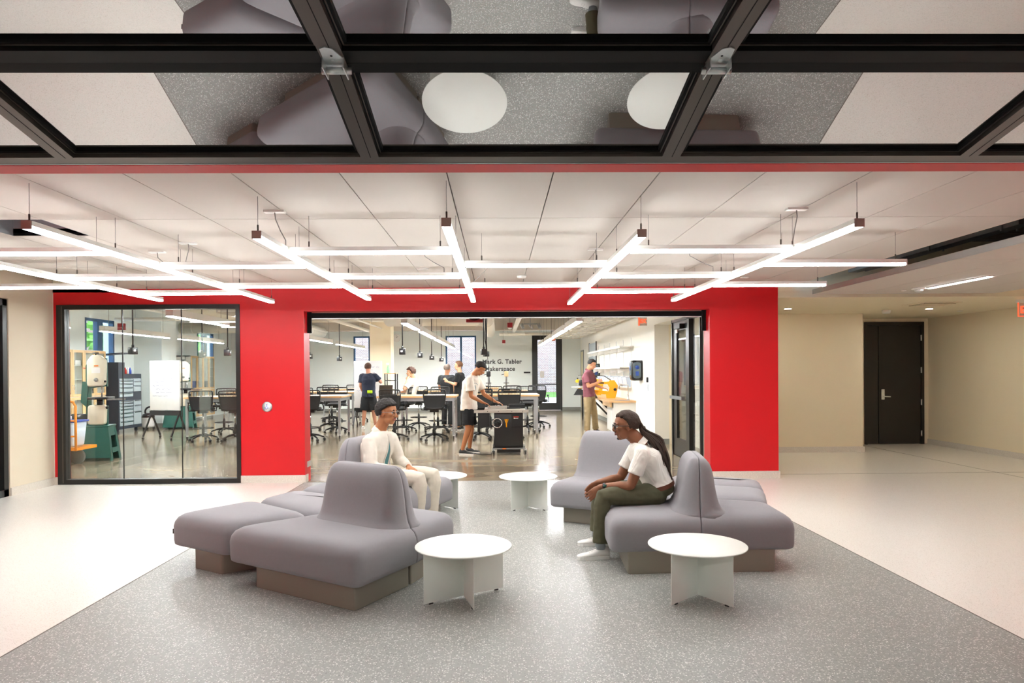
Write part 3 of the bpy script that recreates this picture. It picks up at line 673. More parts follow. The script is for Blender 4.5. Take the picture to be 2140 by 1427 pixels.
# beams and ducts
for i, y in enumerate((15.2, 21.5, 26.3)):
    structure('ceiling', MB().box(-10.5, XRW, y, y+.45, 3.28 if i < 2 else 3.12, ZT), 'ceiling_white', label='white beam across the workshop ceiling')
def duct(pts, r_, label, mat='white_paint', nfl=4):
    o = root('duct', label, 'duct', pts[0]); MB().tube(pts, r_, 20).build('pipe', mat, o)
    for i in range(nfl):
        u = (i+.5)/nfl; a = Vector(pts[0]).lerp(Vector(pts[-1]), u) if len(pts) == 2 else Vector(pts[int(u*(len(pts)-1))])
        d = (Vector(pts[-1])-Vector(pts[0])).normalized(); MB().cyl(a-d*.02, a+d*.02, r_*1.06, 20).build('flange', mat, o); MB().cyl(a, (a.x, a.y, ZT), .006, 6).build('hanger_rod', 'steel_leg', o)
    return o
duct([(-6.6, 11, 3.05), (-6.6, 26, 3.05)], .2, 'round white duct above the left work tables')
duct([(-3.0, 19.4, 3.03), (-.6, 19.4, 3.03), (-.3, 19.8, 3.03), (-.3, 26, 3.03)], .2, 'bent white duct in front of the back windows')
duct([(-10.3, 13.55, 2.98), (-6.9, 13.55, 2.98)], .14, 'white duct crossing above the left cabinets')
duct([(-10.3, 22.6, 3.02), (-6.95, 22.6, 3.02)], .17, 'white duct crossing behind the pier')
duct([(-9.2, 12.5, 3.235), (-9.2, 24, 3.235)], .04, 'thin white pipe along the left workshop wall')
duct([(-7.6, 12.2, 2.76), (-5.0, 12.2, 2.76)], .07, 'thin white pipe above the glass screen', nfl=3)
duct([(-4.3, 13, 2.93), (-4.3, 25, 2.93)], .05, 'slim white pipe left of the column', nfl=5)
duct([(-5.4, 17.2, 3.02), (-2.6, 17.2, 3.02)], .04, 'slim white pipe crossing left of the column', nfl=3)
for i, (x, y0, y1) in enumerate(((-2.95, 19.9, 24), (-2.1, 19.9, 24), (-.9, 14, 18.2))):
    c = root('ceiling_baffle', 'flat white acoustic panel hung under the workshop ceiling, %s' % ['left one', 'middle one', 'right one'][i], 'panel', (x, (y0+y1)/2, 3.2), 'acoustic panels')
    MB().box(x-.33, x+.33, y0, y1, 3.16, 3.22).build('panel', 'ceiling_white', c)
    for yy in (y0+.4, y1-.4): MB().cyl((x, yy, 3.2), (x, yy, ZT), .006, 6).build('rod', 'steel_leg', c)
for i, (a, b, r_, t) in enumerate(((( -5.9, 12, 2.95), (-5.9, 24, 2.95), .03, 'left of the slim pipe'), ((-3.6, 12, 2.9), (-3.6, 21.4, 2.9), .025, 'in front of the column'), ((-5.6, 20.6, 3.1), (-2.4, 20.6, 3.1), .06, 'crossing before the column'), ((.6, 12.5, 3.05), (.6, 26, 3.05), .07, 'above the wall lettering'), ((.05, 24.4, 2.86), (1.85, 24.4, 2.86), .05, 'crossing before the back door'), ((.0, 16.2, 2.86), (1.8, 16.2, 2.86), .03, 'crossing above the saw'), ((-10.2, 18.6, 3.0), (-7.0, 18.6, 3.0), .05, 'crossing above the tool chest'))):
    duct([a, b], r_, 'white service pipe under the workshop ceiling, ' + t, nfl=3)
au = root('air_unit', 'boxy white air unit hung at the left of the far opening', 'air unit', (-5.3, 15.0, 2.75))
MB().bbox(-5.75, -4.85, 14.2, 15.1, 2.78, 3.05, .02).build('case', 'ceiling_white', au)
for i in range(5): MB().box(-5.7, -4.9, 14.19, 14.2, 2.81+.045*i, 2.83+.045*i).build('louver', 'white_plastic', au)
for x in (-5.7, -4.9): MB().cyl((x, 14.6, 3.05), (x, 14.6, ZT), .008, 6).build('rod', 'steel_leg', au)
pj = root('spotlight_cluster', 'small cluster of grey spotlights hung before the back wall', 'spotlights', (.85, 18, 2.75))
MB().rod((.6, 18, 2.78), (1.1, 18, 2.78), .03).cyl((.85, 18, 2.78), (.85, 18, ZT), .012, 6).build('bar', 'galv', pj)
for x, dy in ((.62, -.05), (.86, .05), (1.06, -.03)): MB().cyl((x, 18+dy, 2.76), (x+.03, 17.9+dy, 2.66), .05, 12, .035).build('spotlight', 'galv', pj)
# cable ladder on the right
cl_ = root('cable_ladder', 'long white cable ladder rack hung along the right workshop wall', 'cable tray', (2.4, 18, 2.76))
for x in (1.95, 2.22, 2.49, 2.76, 3.0):
    MB().rod((x, 12.6, 2.78), (x, 25.5, 2.78), .035, .06).build('rail', 'white_paint', cl_)
y = 12.8
while y < 25.5:
    MB().rod((1.93, y, 2.745), (3.02, y, 2.745), .035).build('rung', 'white_paint', cl_)
    MB().cyl((1.95, y, 2.8), (1.95, y, ZT), .006, 6).cyl((3.0, y, 2.8), (3.0, y, ZT), .006, 6).build('hanger_rod', 'steel_leg', cl_)
    y += 1.05
# linear lights of the workshop
def lab_light(x, y0, y1, label, z=2.42):
    r = root('workshop_light', label, 'pendant light', (x, (y0+y1)/2, z), 'workshop pendant lights')
    MB().box(x-.055, x+.055, y0, y1, z, z+.11).build('housing', 'white_plastic', r)
    MB().box(x-.05, x+.05, y0+.01, y1-.01, z-.012, z).build('diffuser', 'lab_diffuser', r)
    for yy in (y0+.25, y1-.25): MB().cyl((x, yy, z+.11), (x, yy, ZT), .004, 6).build('cable', 'cord_grey', r)
rows = [(-8.0, [(11.2, 13.0), (14.1, 16.9), (17.5, 20.2)], 'above the tool chest side'), (-4.95, [(10.5, 12.7), (17.7, 20.6), (21.4, 25.6)], 'left of the column'), (-1.66, [(12.3, 14.3), (14.9, 18.0), (18.6, 22.4), (23, 26)], 'in front of the back windows'),
        (1.43, [(12.1, 14.2), (14.7, 17.6), (18.2, 20.6), (21.2, 23.6)], 'beside the cable ladder')]
ordn = ['first', 'second', 'third', 'fourth']
for x, segs, t in rows:
    for i, (a, b) in enumerate(segs): lab_light(x, a, b, 'workshop linear light %s, %s from the front' % (t, ordn[i]))
# windows, back door
def lab_window(n, x0, x1, z0, z1, mulls, lbl):
    f = MB(); w = .06
    f.box(x0, x0+w, YB, YB+.12, z0, z1).box(x1-w, x1, YB, YB+.12, z0, z1).box(x0+w, x1-w, YB, YB+.12, z1-w, z1).box(x0+w, x1-w, YB, YB+.12, z0, z0+w)
    for m in mulls: f.box(m-.035, m+.035, YB, YB+.12, z0+w, z1-w)
    o = structure('window_%d' % n, f, 'blue_frame', label=lbl)
    e = [x0+w] + [m for m in mulls] + [x1-w]
    for i in range(len(e)-1):
        MB().box(e[i]+(.035 if i else 0), e[i+1]-(.035 if i < len(e)-2 else 0), YB+.05, YB+.06, z0+w, z1-w).build('pane', 'glass_pane', o)
lab_window(3, -5.7, -5.05, .95, 2.97, [], 'narrow back window left of the column')
lab_window(4, -2.07, -.86, .95, 2.97, [-1.46], 'two-light back window behind the standing men')
for n, (y0, y1) in ((5, (17.75, 19.1)), (6, (24.3, 25.7))):
    f = MB(); w = .07
    f.box(XLW-.12, XLW, y0, y0+w, 1.1, 3.0).box(XLW-.12, XLW, y1-w, y1, 1.1, 3.0).box(XLW-.12, XLW, y0, y1, 2.93, 3.0).box(XLW-.12, XLW, y0, y1, 1.1, 1.17).box(XLW-.12, XLW, (y0+y1)/2-.12, (y0+y1)/2+.12, 1.17, 2.93)
    o = structure('window_%d' % n, f, 'blue_frame', label='blue framed window on the left workshop wall')
    MB().box(XLW-.07, XLW-.06, y0+w, (y0+y1)/2-.12, 1.17, 2.93).build('pane', 'glass_pane', o); MB().box(XLW-.07, XLW-.06, (y0+y1)/2+.12, y1-w, 1.17, 2.93).build('pane', 'glass_pane', o)
bd = structure('door_2', MB().box(1.35, 1.42, YB-.02, YB+.12, 0, 3.0).box(2.47, 2.54, YB-.02, YB+.12, 0, 3.0).box(1.42, 2.47, YB-.02, YB+.12, 2.93, 3.0), 'frame_black', label='dark framed glass exit door in the back wall')
le = MB().box(1.42, 1.57, YB, YB+.06, .01, 2.93).box(2.30, 2.47, YB, YB+.06, .01, 2.93).box(1.57, 2.30, YB, YB+.06, 2.79, 2.93).box(1.57, 2.30, YB, YB+.06, .01, .29).build('door_leaf', 'frame_black', bd)
MB().box(1.57, 2.30, YB+.02, YB+.03, .29, 2.79).build('pane', 'glass_pane', le)
MB().rod((1.52, YB-.05, 1.03), (2.40, YB-.05, 1.03), .05, .04).build('push_bar', 'frame_black', le)
MB().box(1.66, 1.83, YB+.015, YB+.019, 1.30, 1.55).build('notice', 'board_white', le)
es = root('exit_sign', 'small red exit sign above the back door', 'sign', (2.0, 25.5, 2.75)); MB().box(1.85, 2.12, 25.5, 25.51, 2.66, 2.82).build('panel', 'sign_clear', es); MB().cyl((1.98, 25.505, 2.82), (1.98, 25.505, ZT), .01, 6).build('stem', 'cord_grey', es)
text_mesh('lettering', 'EXIT', .13, 'exit_red', es, (1.87, 25.495, 2.69), bold=.003)
es = root('exit_sign', 'red exit sign near the right side of the far opening', 'sign', (3.0, 14.0, 2.5)); MB().box(2.86, 3.03, 14.0, 14.02, 2.46, 2.66).build('panel', 'sign_clear', es); MB().cyl((2.95, 14.01, 2.66), (2.95, 14.01, ZT), .01, 6).build('stem', 'cord_grey', es)
MB().box(2.86, 2.875, 13.99, 14.03, 2.46, 2.66).build('edge', 'exit_red', es); text_mesh('lettering', 'EX', .11, 'exit_red', es, (2.88, 13.995, 2.515), bold=.004)
# lettering on the back wall
M('letter', '3a3d3e', .5)
tx = root('wall_lettering', 'dark lettering on the pale workshop back wall', 'lettering', (.2, YB, 1.9))
text_mesh('lettering', 'Mark G. Tabler', .235, 'letter', tx, (-.62, YB-.004, 1.86), bold=.006, ext=.004, spacing=1.06)
text_mesh('lettering', 'Makerspace', .235, 'letter', tx, (-.52, YB-.004, 1.575), bold=.006, ext=.004, spacing=1.06)
pl = MB().box(1.02, 1.28, YB-.02, YB, 1.47, 1.53).build('room_plate', 'frame_black'); setprops(pl, 'small dark room plate left of the back door', 'sign')
ck = root('wall_clock', 'round white wall clock beside the column', 'clock', (-4.0, YB, 2.9)); MB().lathe([(.001, -.04), (.15, -.04), (.16, -.03), (.16, 0)], (-4.0, YB, 2.9), 32, 'Y').build('face', 'board_white', ck)
MB().rod((-4.0, YB-.045, 2.9), (-3.94, YB-.045, 2.96), .01).rod((-4.0, YB-.045, 2.9), (-4.0, YB-.045, 3.0), .008).build('hand', 'frame_black', ck)
# side doors on the right wall
d3 = structure('door_3', MB().box(XRW-.02, XRW+.02, 26.3, 26.36, 0, 2.35).box(XRW-.02, XRW+.02, 27.1, 27.16, 0, 2.35).box(XRW-.02, XRW+.02, 26.36, 27.1, 2.29, 2.35), 'base_grey', label='pale side door near the back corner'); M('door_tan', 'd9cfa6', .5); MB().box(XRW-.012, XRW, 26.36, 27.1, .01, 2.29).build('door_leaf', 'door_tan', d3)
nb = root('notice_board', 'grey framed notice board on the right workshop wall', 'board', (XRW, 24, 1.9)); MB().box(XRW-.02, XRW, 22.9, 24.6, 1.45, 2.5).build('panel', 'drawer_grey', nb); MB().box(XRW-.03, XRW, 22.85, 22.9, 1.42, 2.53).box(XRW-.03, XRW, 24.6, 24.65, 1.42, 2.53).build('frame', 'frame_black', nb)
# glass entrance door with sidelight on the right
d4 = structure('door_4', MB().box(XRW-.05, XRW+.05, 12.74, 12.8, 0, 2.47).box(XRW-.05, XRW+.05, 11.62, 11.74, 0, 2.47).box(XRW-.05, XRW+.05, 10.98, 11.02, 0, 2.47).box(XRW-.05, XRW+.05, 10.98, 12.8, 2.42, 2.47), 'frame_black', label='black framed glass entrance door with sidelight on the right')
lf = MB().box(XRW-.03, XRW+.02, 12.5, 12.74, .01, 2.42).box(XRW-.03, XRW+.02, 11.74, 11.88, .01, 2.42).box(XRW-.03, XRW+.02, 11.88, 12.5, 2.26, 2.42).box(XRW-.03, XRW+.02, 11.88, 12.5, .01, .32).build('door_leaf', 'frame_black', d4)
MB().box(XRW-.01, XRW, 11.88, 12.5, .32, 2.26).build('pane', 'glass_pane', lf)
MB().rod((XRW-.09, 11.85, 1.06), (XRW-.09, 12.66, 1.06), .06, .055).build('push_bar', 'galv', lf)
MB().box(XRW-.12, XRW-.03, 11.95, 12.35, 2.28, 2.36).build('door_closer', 'black_plastic', lf); MB().box(XRW-.05, XRW-.03, 12.38, 12.5, 2.22, 2.34).build('notice', 'white_plastic', lf)
MB().box(XRW-.01, XRW, 11.02, 11.3, .01, 2.42).build('pane', 'glass_pane', d4); MB().box(XRW-.01, XRW, 11.306, 11.62, .01, 2.42).build('pane', 'glass_pane', d4)
structure('wall_corridor', MB().box(XRW+.68, XRW+.72, 10.1, 12.9, 0, 2.7).box(XRW+.3, 4.0, 14.4, 14.5, 0, 2.7), 'cream_paint')
structure('ceiling', MB().box(XRW+.3, 4.1, D+T, 14.5, 2.66, 2.72), 'ceiling_cream')
sw = root('card_reader', 'small black card reader with label on white wall', 'switch', (XRW, 15.0, 1.3)); MB().bbox(XRW-.03, XRW, 15.0, 15.1, 1.29, 1.4, .005).build('reader', 'black_plastic', sw); MB().box(XRW-.006, XRW, 15.0, 15.1, 1.1, 1.25).build('label_plate', 'drawer_grey', sw)
# outside
ob = root('brick_building', 'brick building seen through the back windows', 'building', (0, 54, 0)); MB().box(-34, 20, 54, 54.5, -.3, 14).build('wall', 'brick', ob)
ob = root('brick_building', 'brick building seen through the left workshop windows', 'building', (-34, 30, 0)); MB().box(-35, -34.2, 8, 53, -.3, 9).build('wall', 'brick', ob)
structure('ground', MB().box(-34, 20, YB+.3, 54, -.4, -.12).box(-34, -10.8, 5, YB+.3, -.4, -.12), 'paving', label='pale paving outside')
gs = MB().box(-34, 20, 44, 53.9, -.13, -.08).build('lawn', 'grass'); setprops(gs, 'strip of green lawn before the brick building', 'grass', kind='stuff')
def tree(x, y, h, label):
    t = root('tree', label, 'tree', (x, y, -.12)); MB().cyl((x, y, -.12), (x, y, h*.5), .12, 8, .07).build('trunk', 'brick', t)
    f = MB()
    for i in range(260):
        a, b, c = (random.gauss(0, .8) for _ in range(3)); p = Vector((x+a, y+b, h*.62+c*1.1)); s_ = random.uniform(.12, .26); q = Matrix.Rotation(random.uniform(0, 6), 4, 'Z') @ Matrix.Rotation(random.uniform(0, 3), 4, 'X')
        f.add([p + q @ Vector(v)*s_ for v in ((-1, -.5, 0), (1, -.5, .1), (1, .5, 0), (-1, .5, -.1))], [(0, 1, 2, 3)])
    o = f.build('foliage', 'leaf', t); o['kind'] = 'stuff'
tree(-14.2, 24.6, 4.2, 'leafy green tree outside the nearer left window'); tree(-14.6, 34.2, 4.5, 'leafy green tree outside the farther left window')

# ---------------------------------------------------------------- stools
def make_stool():
    r = root('drafting_stool', 'x', 'stool', (0, 0, 0), 'black drafting stools')
    for k in range(5):
        a = 2*PI*k/5+.3; c, s = math.cos(a), math.sin(a)
        MB().tube([(c*.03, s*.03, .15), (c*.18, s*.18, .125), (c*.31, s*.31, .075)], [.026, .022, .016], 6).build('leg', 'chair_black', r)
        cs = MB(); d = Vector((-s, c, 0)); p = Vector((c*.315, s*.315, .03))
        cs.cyl(p-d*.022, p+d*.022, .03, 10); cs.build('caster', 'chair_black', r)
    MB().cyl((0, 0, .1), (0, 0, .38), .03, 10).build('column', 'chair_black', r); MB().cyl((0, 0, .38), (0, 0, .66), .016, 10).build('gas_lift', 'chrome', r)
    fr_ = MB().tube(arc((0, 0, .30), .225, 0, 2*PI*29/30, 29, 'XY'), .011, 6, closed=True)
    for k in range(3): a = 2*PI*k/3; fr_.rod((0, 0, .28), (.22*math.cos(a), .22*math.sin(a), .3), .016)
    fr_.build('foot_ring', 'chair_black', r)
    MB().bx((0, 0, .67), (.2, .22, .05)).build('mechanism', 'chair_black', r)
    rg = []
    for d, z in ((.03, .70), (.0, .715), (.0, .74), (.02, .762), (.07, .772)):
        rg.append([Vector((p.x, p.y, z)) for p in round_poly([(-.24, -.22), (.24, -.22), (.24, .24), (-.24, .24)], d, .09-d*.5)])
    MB().loft(rg).build('seat', 'mesh_black', r)
    # back : frame, solid lower mesh, open slats above
    def bp(u, z): # u -1..1 across
        w = .205+.04*min(1, (z-.72)/.3); y = -.235 - .06*(1-(u*u))*.6 - .10*max(0, (z-.86))/.3*.5
        return Vector((u*w, y, z))
    loop = [bp(-.8, .745), bp(-.97, .80), bp(-1, .9), bp(-1, 1.02), bp(-.98, 1.13), bp(-.9, 1.15), bp(-.4, 1.155), bp(0, 1.155), bp(.4, 1.155), bp(.9, 1.15), bp(.98, 1.13), bp(1, 1.02), bp(1, .9), bp(.97, .80), bp(.8, .745), bp(.3, .735), bp(-.3, .735)]
    bf = MB().tube(loop, .015, 6, closed=True).build('back_frame', 'chair_black', r)
    m = MB(); N = 8
    g1 = [[bp(-1+2*k/N, z) for k in range(N+1)] for z in (.74, .82, .9, .97, 1.03)]
    vs = [p for g in g1 for p in g] + [p + Vector((0, .006, 0)) for g in g1 for p in g]; n0 = len(g1)*(N+1); fs = []
    for i in range(len(g1)-1):
        for k in range(N):
            a = i*(N+1)+k; fs += [(a, a+1, a+N+2, a+N+1), (n0+a+N+1, n0+a+N+2, n0+a+1, n0+a)]
    m.add(vs, fs, True); m.build('backrest', 'mesh_black', r)
    sl_ = MB()
    for k in range(1, 15): u = -1+2*k/15; sl_.rod(bp(u, 1.02), bp(u, 1.15), .007)
    sl_.build('back_slats', 'chair_black', r)
    for s in (-1, 1):
        MB().tube([(s*.15, -.05, .69), (s*.29, -.05, .70), (s*.30, -.08, .78), (s*.275, -.14, .88)], .013, 6).build('arm_support', 'chair_black', r)
        MB().bx((s*.275, -.06, .885), (.05, .18, .025)).build('arm_pad', 'chair_black', r)
    return r
stool0 = make_stool()
stools = [(-6.75, 15.9, .25, 'left stool in front of the table seen through the glass screen'), (-6.0, 15.85, -.1, 'stool cut off by the right edge of the glass screen'), (-7.0, 17.75, 3.3, 'stool facing the viewer behind the table in the glass screen'),
 (-4.28, 15.8, .15, 'stool at the left jamb of the far opening'), (-5.0, 15.9, .1, 'stool hidden partly by the left jamb'), (-5.1, 17.8, 3.0, 'stool behind the left work table, at the jamb'), (-4.15, 17.85, 3.3, 'stool behind the left work table end'),
 (-2.37, 15.75, -.2, 'stool before the middle table, left one'), (-1.45, 15.65, .12, 'stool before the middle table, right one'), (-1.55, 17.75, 3.0, 'stool behind the middle table, under its right half'), (-2.45, 17.95, 1.2, 'stool carrying the seated man in white'),
 (-.45, 15.8, .3, 'stool behind the black-shorts man'), (.26, 15.75, -.05, 'stool right behind the table saw'), (.75, 17.75, 3.2, 'stool at the right end of the right work table'), (-.2, 17.8, 2.9, 'stool behind the right work table, left one'),
 (-5.6, 19.1, .1, 'stool in the second row at the far left'), (-4.65, 19.1, -.1, 'stool in the second row left of the whiteboard'), (-2.2, 19.15, .1, 'stool in the second row right of the seated man'), (1.12, 19.25, -.2, 'stool in the second row at its right end'), (.35, 19.1, .1, 'stool in the second row below the wall lettering'),
 (-.5, 19.15, 0, 'stool in the second row behind the white t-shirt man'), (-5.3, 22.1, .1, 'stool in the last row at the far left'), (-4.5, 22.1, -.1, 'stool in the last row beside the column')]
for i, (x, y, a, t) in enumerate(stools):
    o = stool0 if i == 0 else copy_tree(stool0); place(o, (x, y, 0), a); o['label'] = 'black mesh drafting stool, ' + t
# ---------------------------------------------------------------- work tables
def make_table():
    r = root('work_table', 'x', 'table', (0, 0, 0), 'tall work tables')
    L, W, H = 1.82, 1.1, 1.0
    MB().bbox(-L/2, L/2, -W/2, W/2, H-.045, H, .004).build('table_top', 'maple_top', r)
    a = MB(); x, y = L/2-.06, W/2-.05
    a.box(-x, x, -y-.02, -y+.02, H-.12, H-.045).box(-x, x, y-.02, y+.02, H-.12, H-.045).box(-x-.02, -x+.02, -y, y, H-.12, H-.045).box(x-.02, x+.02, -y, y, H-.12, H-.045); a.build('apron', 'steel_leg', r)
    for sx in (-1, 1):
        for sy in (-1, 1):
            lg = MB().box(sx*x-.025, sx*x+.025, sy*y-.025, sy*y+.025, .1, H-.045).build('leg', 'steel_leg', r)
            MB().cyl((sx*x-.012, sy*y, .04), (sx*x+.012, sy*y, .04), .04, 12).build('caster', 'caster', r); MB().bx((sx*x, sy*y+.01, .085), (.04, .05, .03)).build('caster_fork', 'zinc', r)
    return r
tb0 = make_table()
tabs = [(-6.42, 16.75, 'seen through the glass screen'), (-4.57, 16.75, 'at the left jamb of the far opening'), (-1.88, 16.4, 'in the middle with the laptop'), (.06, 16.8, 'behind the table saw, right end free'),
        (-5.0, 20.3, 'second row, left of the whiteboard'), (-1.9, 20.3, 'second row, behind the seated man'), (-.05, 20.3, 'second row, under the wall lettering'), (-6.87, 20.4, 'second row, farthest left'), (-4.9, 23.4, 'last row, beside the column'), (-.9, 23.6, 'last row, in front of the back window')]
for i, (x, y, t) in enumerate(tabs):
    o = tb0 if i == 0 else copy_tree(tb0); place(o, (x, y, 0), 0); o['label'] = 'tall maple topped work table on casters, ' + t
# laptop
lp = root('laptop', 'open black laptop on the middle work table', 'laptop', (-2.62, 16.3, 1.0)); MB().bx((-2.57, 16.33, 1.011), (.32, .24, .018), rz=.45).build('base', 'saw_black', lp)
MB().bx((-2.63, 16.22, 1.13), (.32, .012, .24), rz=.45, rx=.28).build('screen', 'saw_black', lp)
pn = MB().bx((-1.2, 16.5, 1.008), (.3, .21, .006), rz=.1).build('paper_sheet', 'board_white'); setprops(pn, 'white paper on the right part of the middle work table', 'paper')
# ---------------------------------------------------------------- mobile whiteboards
def whiteboard(x0, x1, y, z0, z1, label, rz=0, scrib=True):
    cx = (x0+x1)/2; w = (x1-x0)/2
    r = root('mobile_whiteboard', label, 'whiteboard', (cx, y, 0), 'mobile whiteboards')
    MB().bbox(-w, w, -.015, .015, z0, z1, .006).build('board', 'board_white', r)
    MB().box(-w, w, -.03, .03, z0-.12, z0-.005).build('tray', 'saw_black', r)
    for s in (-1, 1):
        MB().rod((s*(w-.03), 0, z0-.06), (s*(w-.03), -.28, .07), .03).rod((s*(w-.03), 0, z0-.06), (s*(w-.03), .28, .07), .03).rod((s*(w-.03), 0, z0-.1), (s*(w-.03), 0, z1-.3), .02).build('leg', 'saw_black', r)
        for yy in (-.28, .28): MB().cyl((s*(w-.03)-.012, yy, .03), (s*(w-.03)+.012, yy, .03), .03, 10).build('caster', 'caster', r)
    if scrib:
        t = MB(); random.seed(3)
        for ln in range(10):
            z = z1-.09-ln*.085; x = -w+.08+(.1 if ln % 3 else 0)
            for wd in range(random.randint(2, 4)):
                L = random.uniform(.06, .15); pts = [Vector((x+L*i/9, -.017, z+random.uniform(-.012, .016)+.004*ln*.3)) for i in range(10)]
                if x+L < w-.05: t.tube(pts, .0028, 4)
                x += L+.04
        t.build('handwriting', 'marker_blue', r)
    for ch in [c for c in bpy.data.objects if c.parent == r]: ch.matrix_parent_inverse = Matrix.Identity(4)
    r.rotation_euler = (0, 0, rz); return r
whiteboard(-8.33, -7.5, 16.55, .68, 1.86, 'mobile whiteboard with blue handwriting behind the glass screen', -.25)
whiteboard(-4.06, -3.27, 19.55, .55, 1.87, 'mobile whiteboard in front of the beige column, man writing on it')
# black rack with spray bottle behind the whiteboard
rk = root('metal_rack', 'black metal rack with wooden top beside the column', 'rack', (-3.1, 20.3, 0))
for x in (-3.28, -2.98):
    for yy in (20.1, 20.5): MB().rod((x, yy, 0), (x, yy, 1.5), .03).build('post', 'saw_black', rk)
for z in (.4, .9, 1.3): MB().box(-3.28, -2.98, 20.1, 20.5, z, z+.02).build('shelf', 'saw_black', rk)
MB().box(-3.3, -2.96, 20.08, 20.52, 1.5, 1.53).build('top', 'maple', rk)
M('spray_green', '8fcf9c', .3)
sb = root('spray_bottle', 'white and green spray bottle on the black rack', 'bottle', (-3.2, 20.2, 1.53)); MB().lathe([(.04, 0), (.045, .02), (.045, .13), (.018, .2), (.016, .23)], (-3.2, 20.2, 1.53), 16).build('bottle', 'spray_green', sb); MB().bx((-3.215, 20.2, 1.79), (.09, .03, .06)).build('trigger', 'board_white', sb)
# ================================================================ machines and furniture of the workshop
# table saw
ts = root('table_saw', 'black cabinet table saw on casters in the far opening', 'table saw', (.2, 13.1, 0))
MB().bbox(-.08, .46, 12.9, 13.45, .12, .80, .012).build('cabinet', 'saw_black', ts)
MB().box(-.03, .41, 12.92, 13.43, .03, .12).build('base', 'saw_black', ts)
MB().bbox(-.26, .5, 12.82, 13.55, .80, .85, .006).build('table_top', 'cast_iron', ts)
MB().rod((-.45, 12.8, .81), (.56, 12.8, .81), .05, .05).build('front_rail', 'cast_iron', ts)
for x in (-.2, 0, .25, .45): MB().cyl((x, 12.776, .81), (x, 12.768, .81), .008, 8).build('bolt', 'saw_black', ts)
hw = MB().tube(arc((-.02, 12.86, .59), .085, 0, 2*PI*23/24, 23, 'XZ'), .013, 8, closed=True).build('handwheel', 'chrome', ts); hw['label'] = 'bright handwheel rim'
MB().rod((-.1, 12.865, .59), (.06, 12.865, .59), .014).rod((-.02, 12.865, .51), (-.02, 12.865, .67), .014).cyl((-.02, 12.9, .59), (-.02, 12.85, .59), .03, 12).build('spokes', 'saw_black', hw)
MB().lathe([(.012, -.09), (.013, -.02), (.04, .05), (.042, .06)], (.15, 12.87, .60), 14).build('funnel', 'yellow', ts)
MB().box(.24, .44, 12.885, 12.9, .51, .76).build('motor_cover', 'saw_black', ts)
M('sticker_red', 'c8321f', .5); M('sticker_orange', 'f07a1c', .5)
MB().box(.28, .38, 12.882, 12.885, .69, .71).build('sticker', 'sticker_red', ts); MB().box(.285, .31, 12.881, 12.885, .665, .685).build('warning_mark', 'board_white', ts)
MB().box(.30, .37, 12.882, 12.885, .665, .682).build('sticker_text', 'drawer_grey', ts)
MB().rod((-.12, 12.84, .115), (.5, 12.84, .115), .03, .025).build('base_rail', 'galv', ts); MB().rod((-.12, 13.5, .115), (.5, 13.5, .115), .03, .025).build('base_rail', 'galv', ts)
MB().box(.07, .14, 12.823, 12.826, .103, .127).build('base_sticker', 'sticker_orange', ts)
for x in (-.09, .50):
    for yy in (12.86, 13.5): MB().cyl((x-.015, yy, .05), (x+.015, yy, .05), .05, 14).build('caster', 'caster', ts); MB().bx((x, yy, .09), (.05, .07, .03)).build('caster_fork', 'zinc', ts)
MB().bbox(.12, .42, 12.95, 13.35, .85, .875, .01).build('blade_guard', 'saw_black', ts); MB().box(.2, .5, 13.0, 13.1, .85, .93).build('fence', 'saw_black', ts)
MB().box(-.38, -.16, 12.86, 13.1, .52, .78).build('switch_box', 'saw_black', ts)
pb = MB().box(-.2, .16, 12.95, 13.1, .853, .90).build('wood_board', 'cast_iron'); setprops(pb, 'pale board being pushed across the table saw', 'board')
cd_ = MB().tube([(-.07, 12.95, .35), (-.1, 12.85, .1), (-.14, 12.8, .012), (-.3, 12.75, .012), (-.38, 12.9, .012), (-.5, 13.05, .012), (-.56, 12.98, .03)], .009, 6).build('extension_cord', 'saw_black'); setprops(cd_, 'black power cord on the floor beside the table saw', 'cord')
# counter along the right wall
ct = root('counter', 'maple counter with white base along the right workshop wall', 'counter', (2.95, 19, 0))
MB().box(2.62, XRW, 16.35, 21.9, .79, .83).build('worktop', 'maple_top', ct)
MB().box(2.74, XRW, 16.42, 17.3, .10, .79).build('base_cabinet', 'white_plastic', ct); MB().box(2.72, 2.74, 16.45, 17.25, .10, .66).build('cabinet_door', 'white_plastic', ct); MB().box(2.66, 2.70, 16.42, 17.6, .68, .79).build('apron', 'maple', ct)
MB().box(2.8, XRW, 16.45, 17.3, 0, .1).build('toe_kick', 'base_grey', ct)
for yy in (21.8,): MB().rod((2.66, yy, 0), (2.66, yy, .79), .05).build('leg', 'frame_black', ct)
MB().rod((XRW-.04, 18.6, .25), (2.72, 18.6, .78), .05).build('bracket', 'frame_black', ct); MB().rod((XRW-.04, 20.4, .25), (2.72, 20.4, .78), .05).build('bracket', 'frame_black', ct)
MB().box(2.78, 3.15, 16.45, 16.85, .8305, .835).build('sink', 'sink_steel', ct)
fa = root('faucet', 'tall chrome faucet at the near end of the counter', 'faucet', (3.16, 16.75, .83)); MB().lathe([(.03, 0), (.03, .03), (.018, .04), (.018, .12)], (3.16, 16.75, .83), 16).build('base', 'chrome', fa)
MB().tube([(3.16, 16.75, .9), (3.16, 16.75, 1.18), (3.15, 16.75, 1.2), (2.96, 16.75, 1.2), (2.95, 16.75, 1.19), (2.95, 16.75, 1.1)], .011, 8).build('spout', 'chrome', fa); MB().rod((3.16, 16.72, .96), (3.1, 16.62, .98), .014).build('lever', 'chrome', fa)
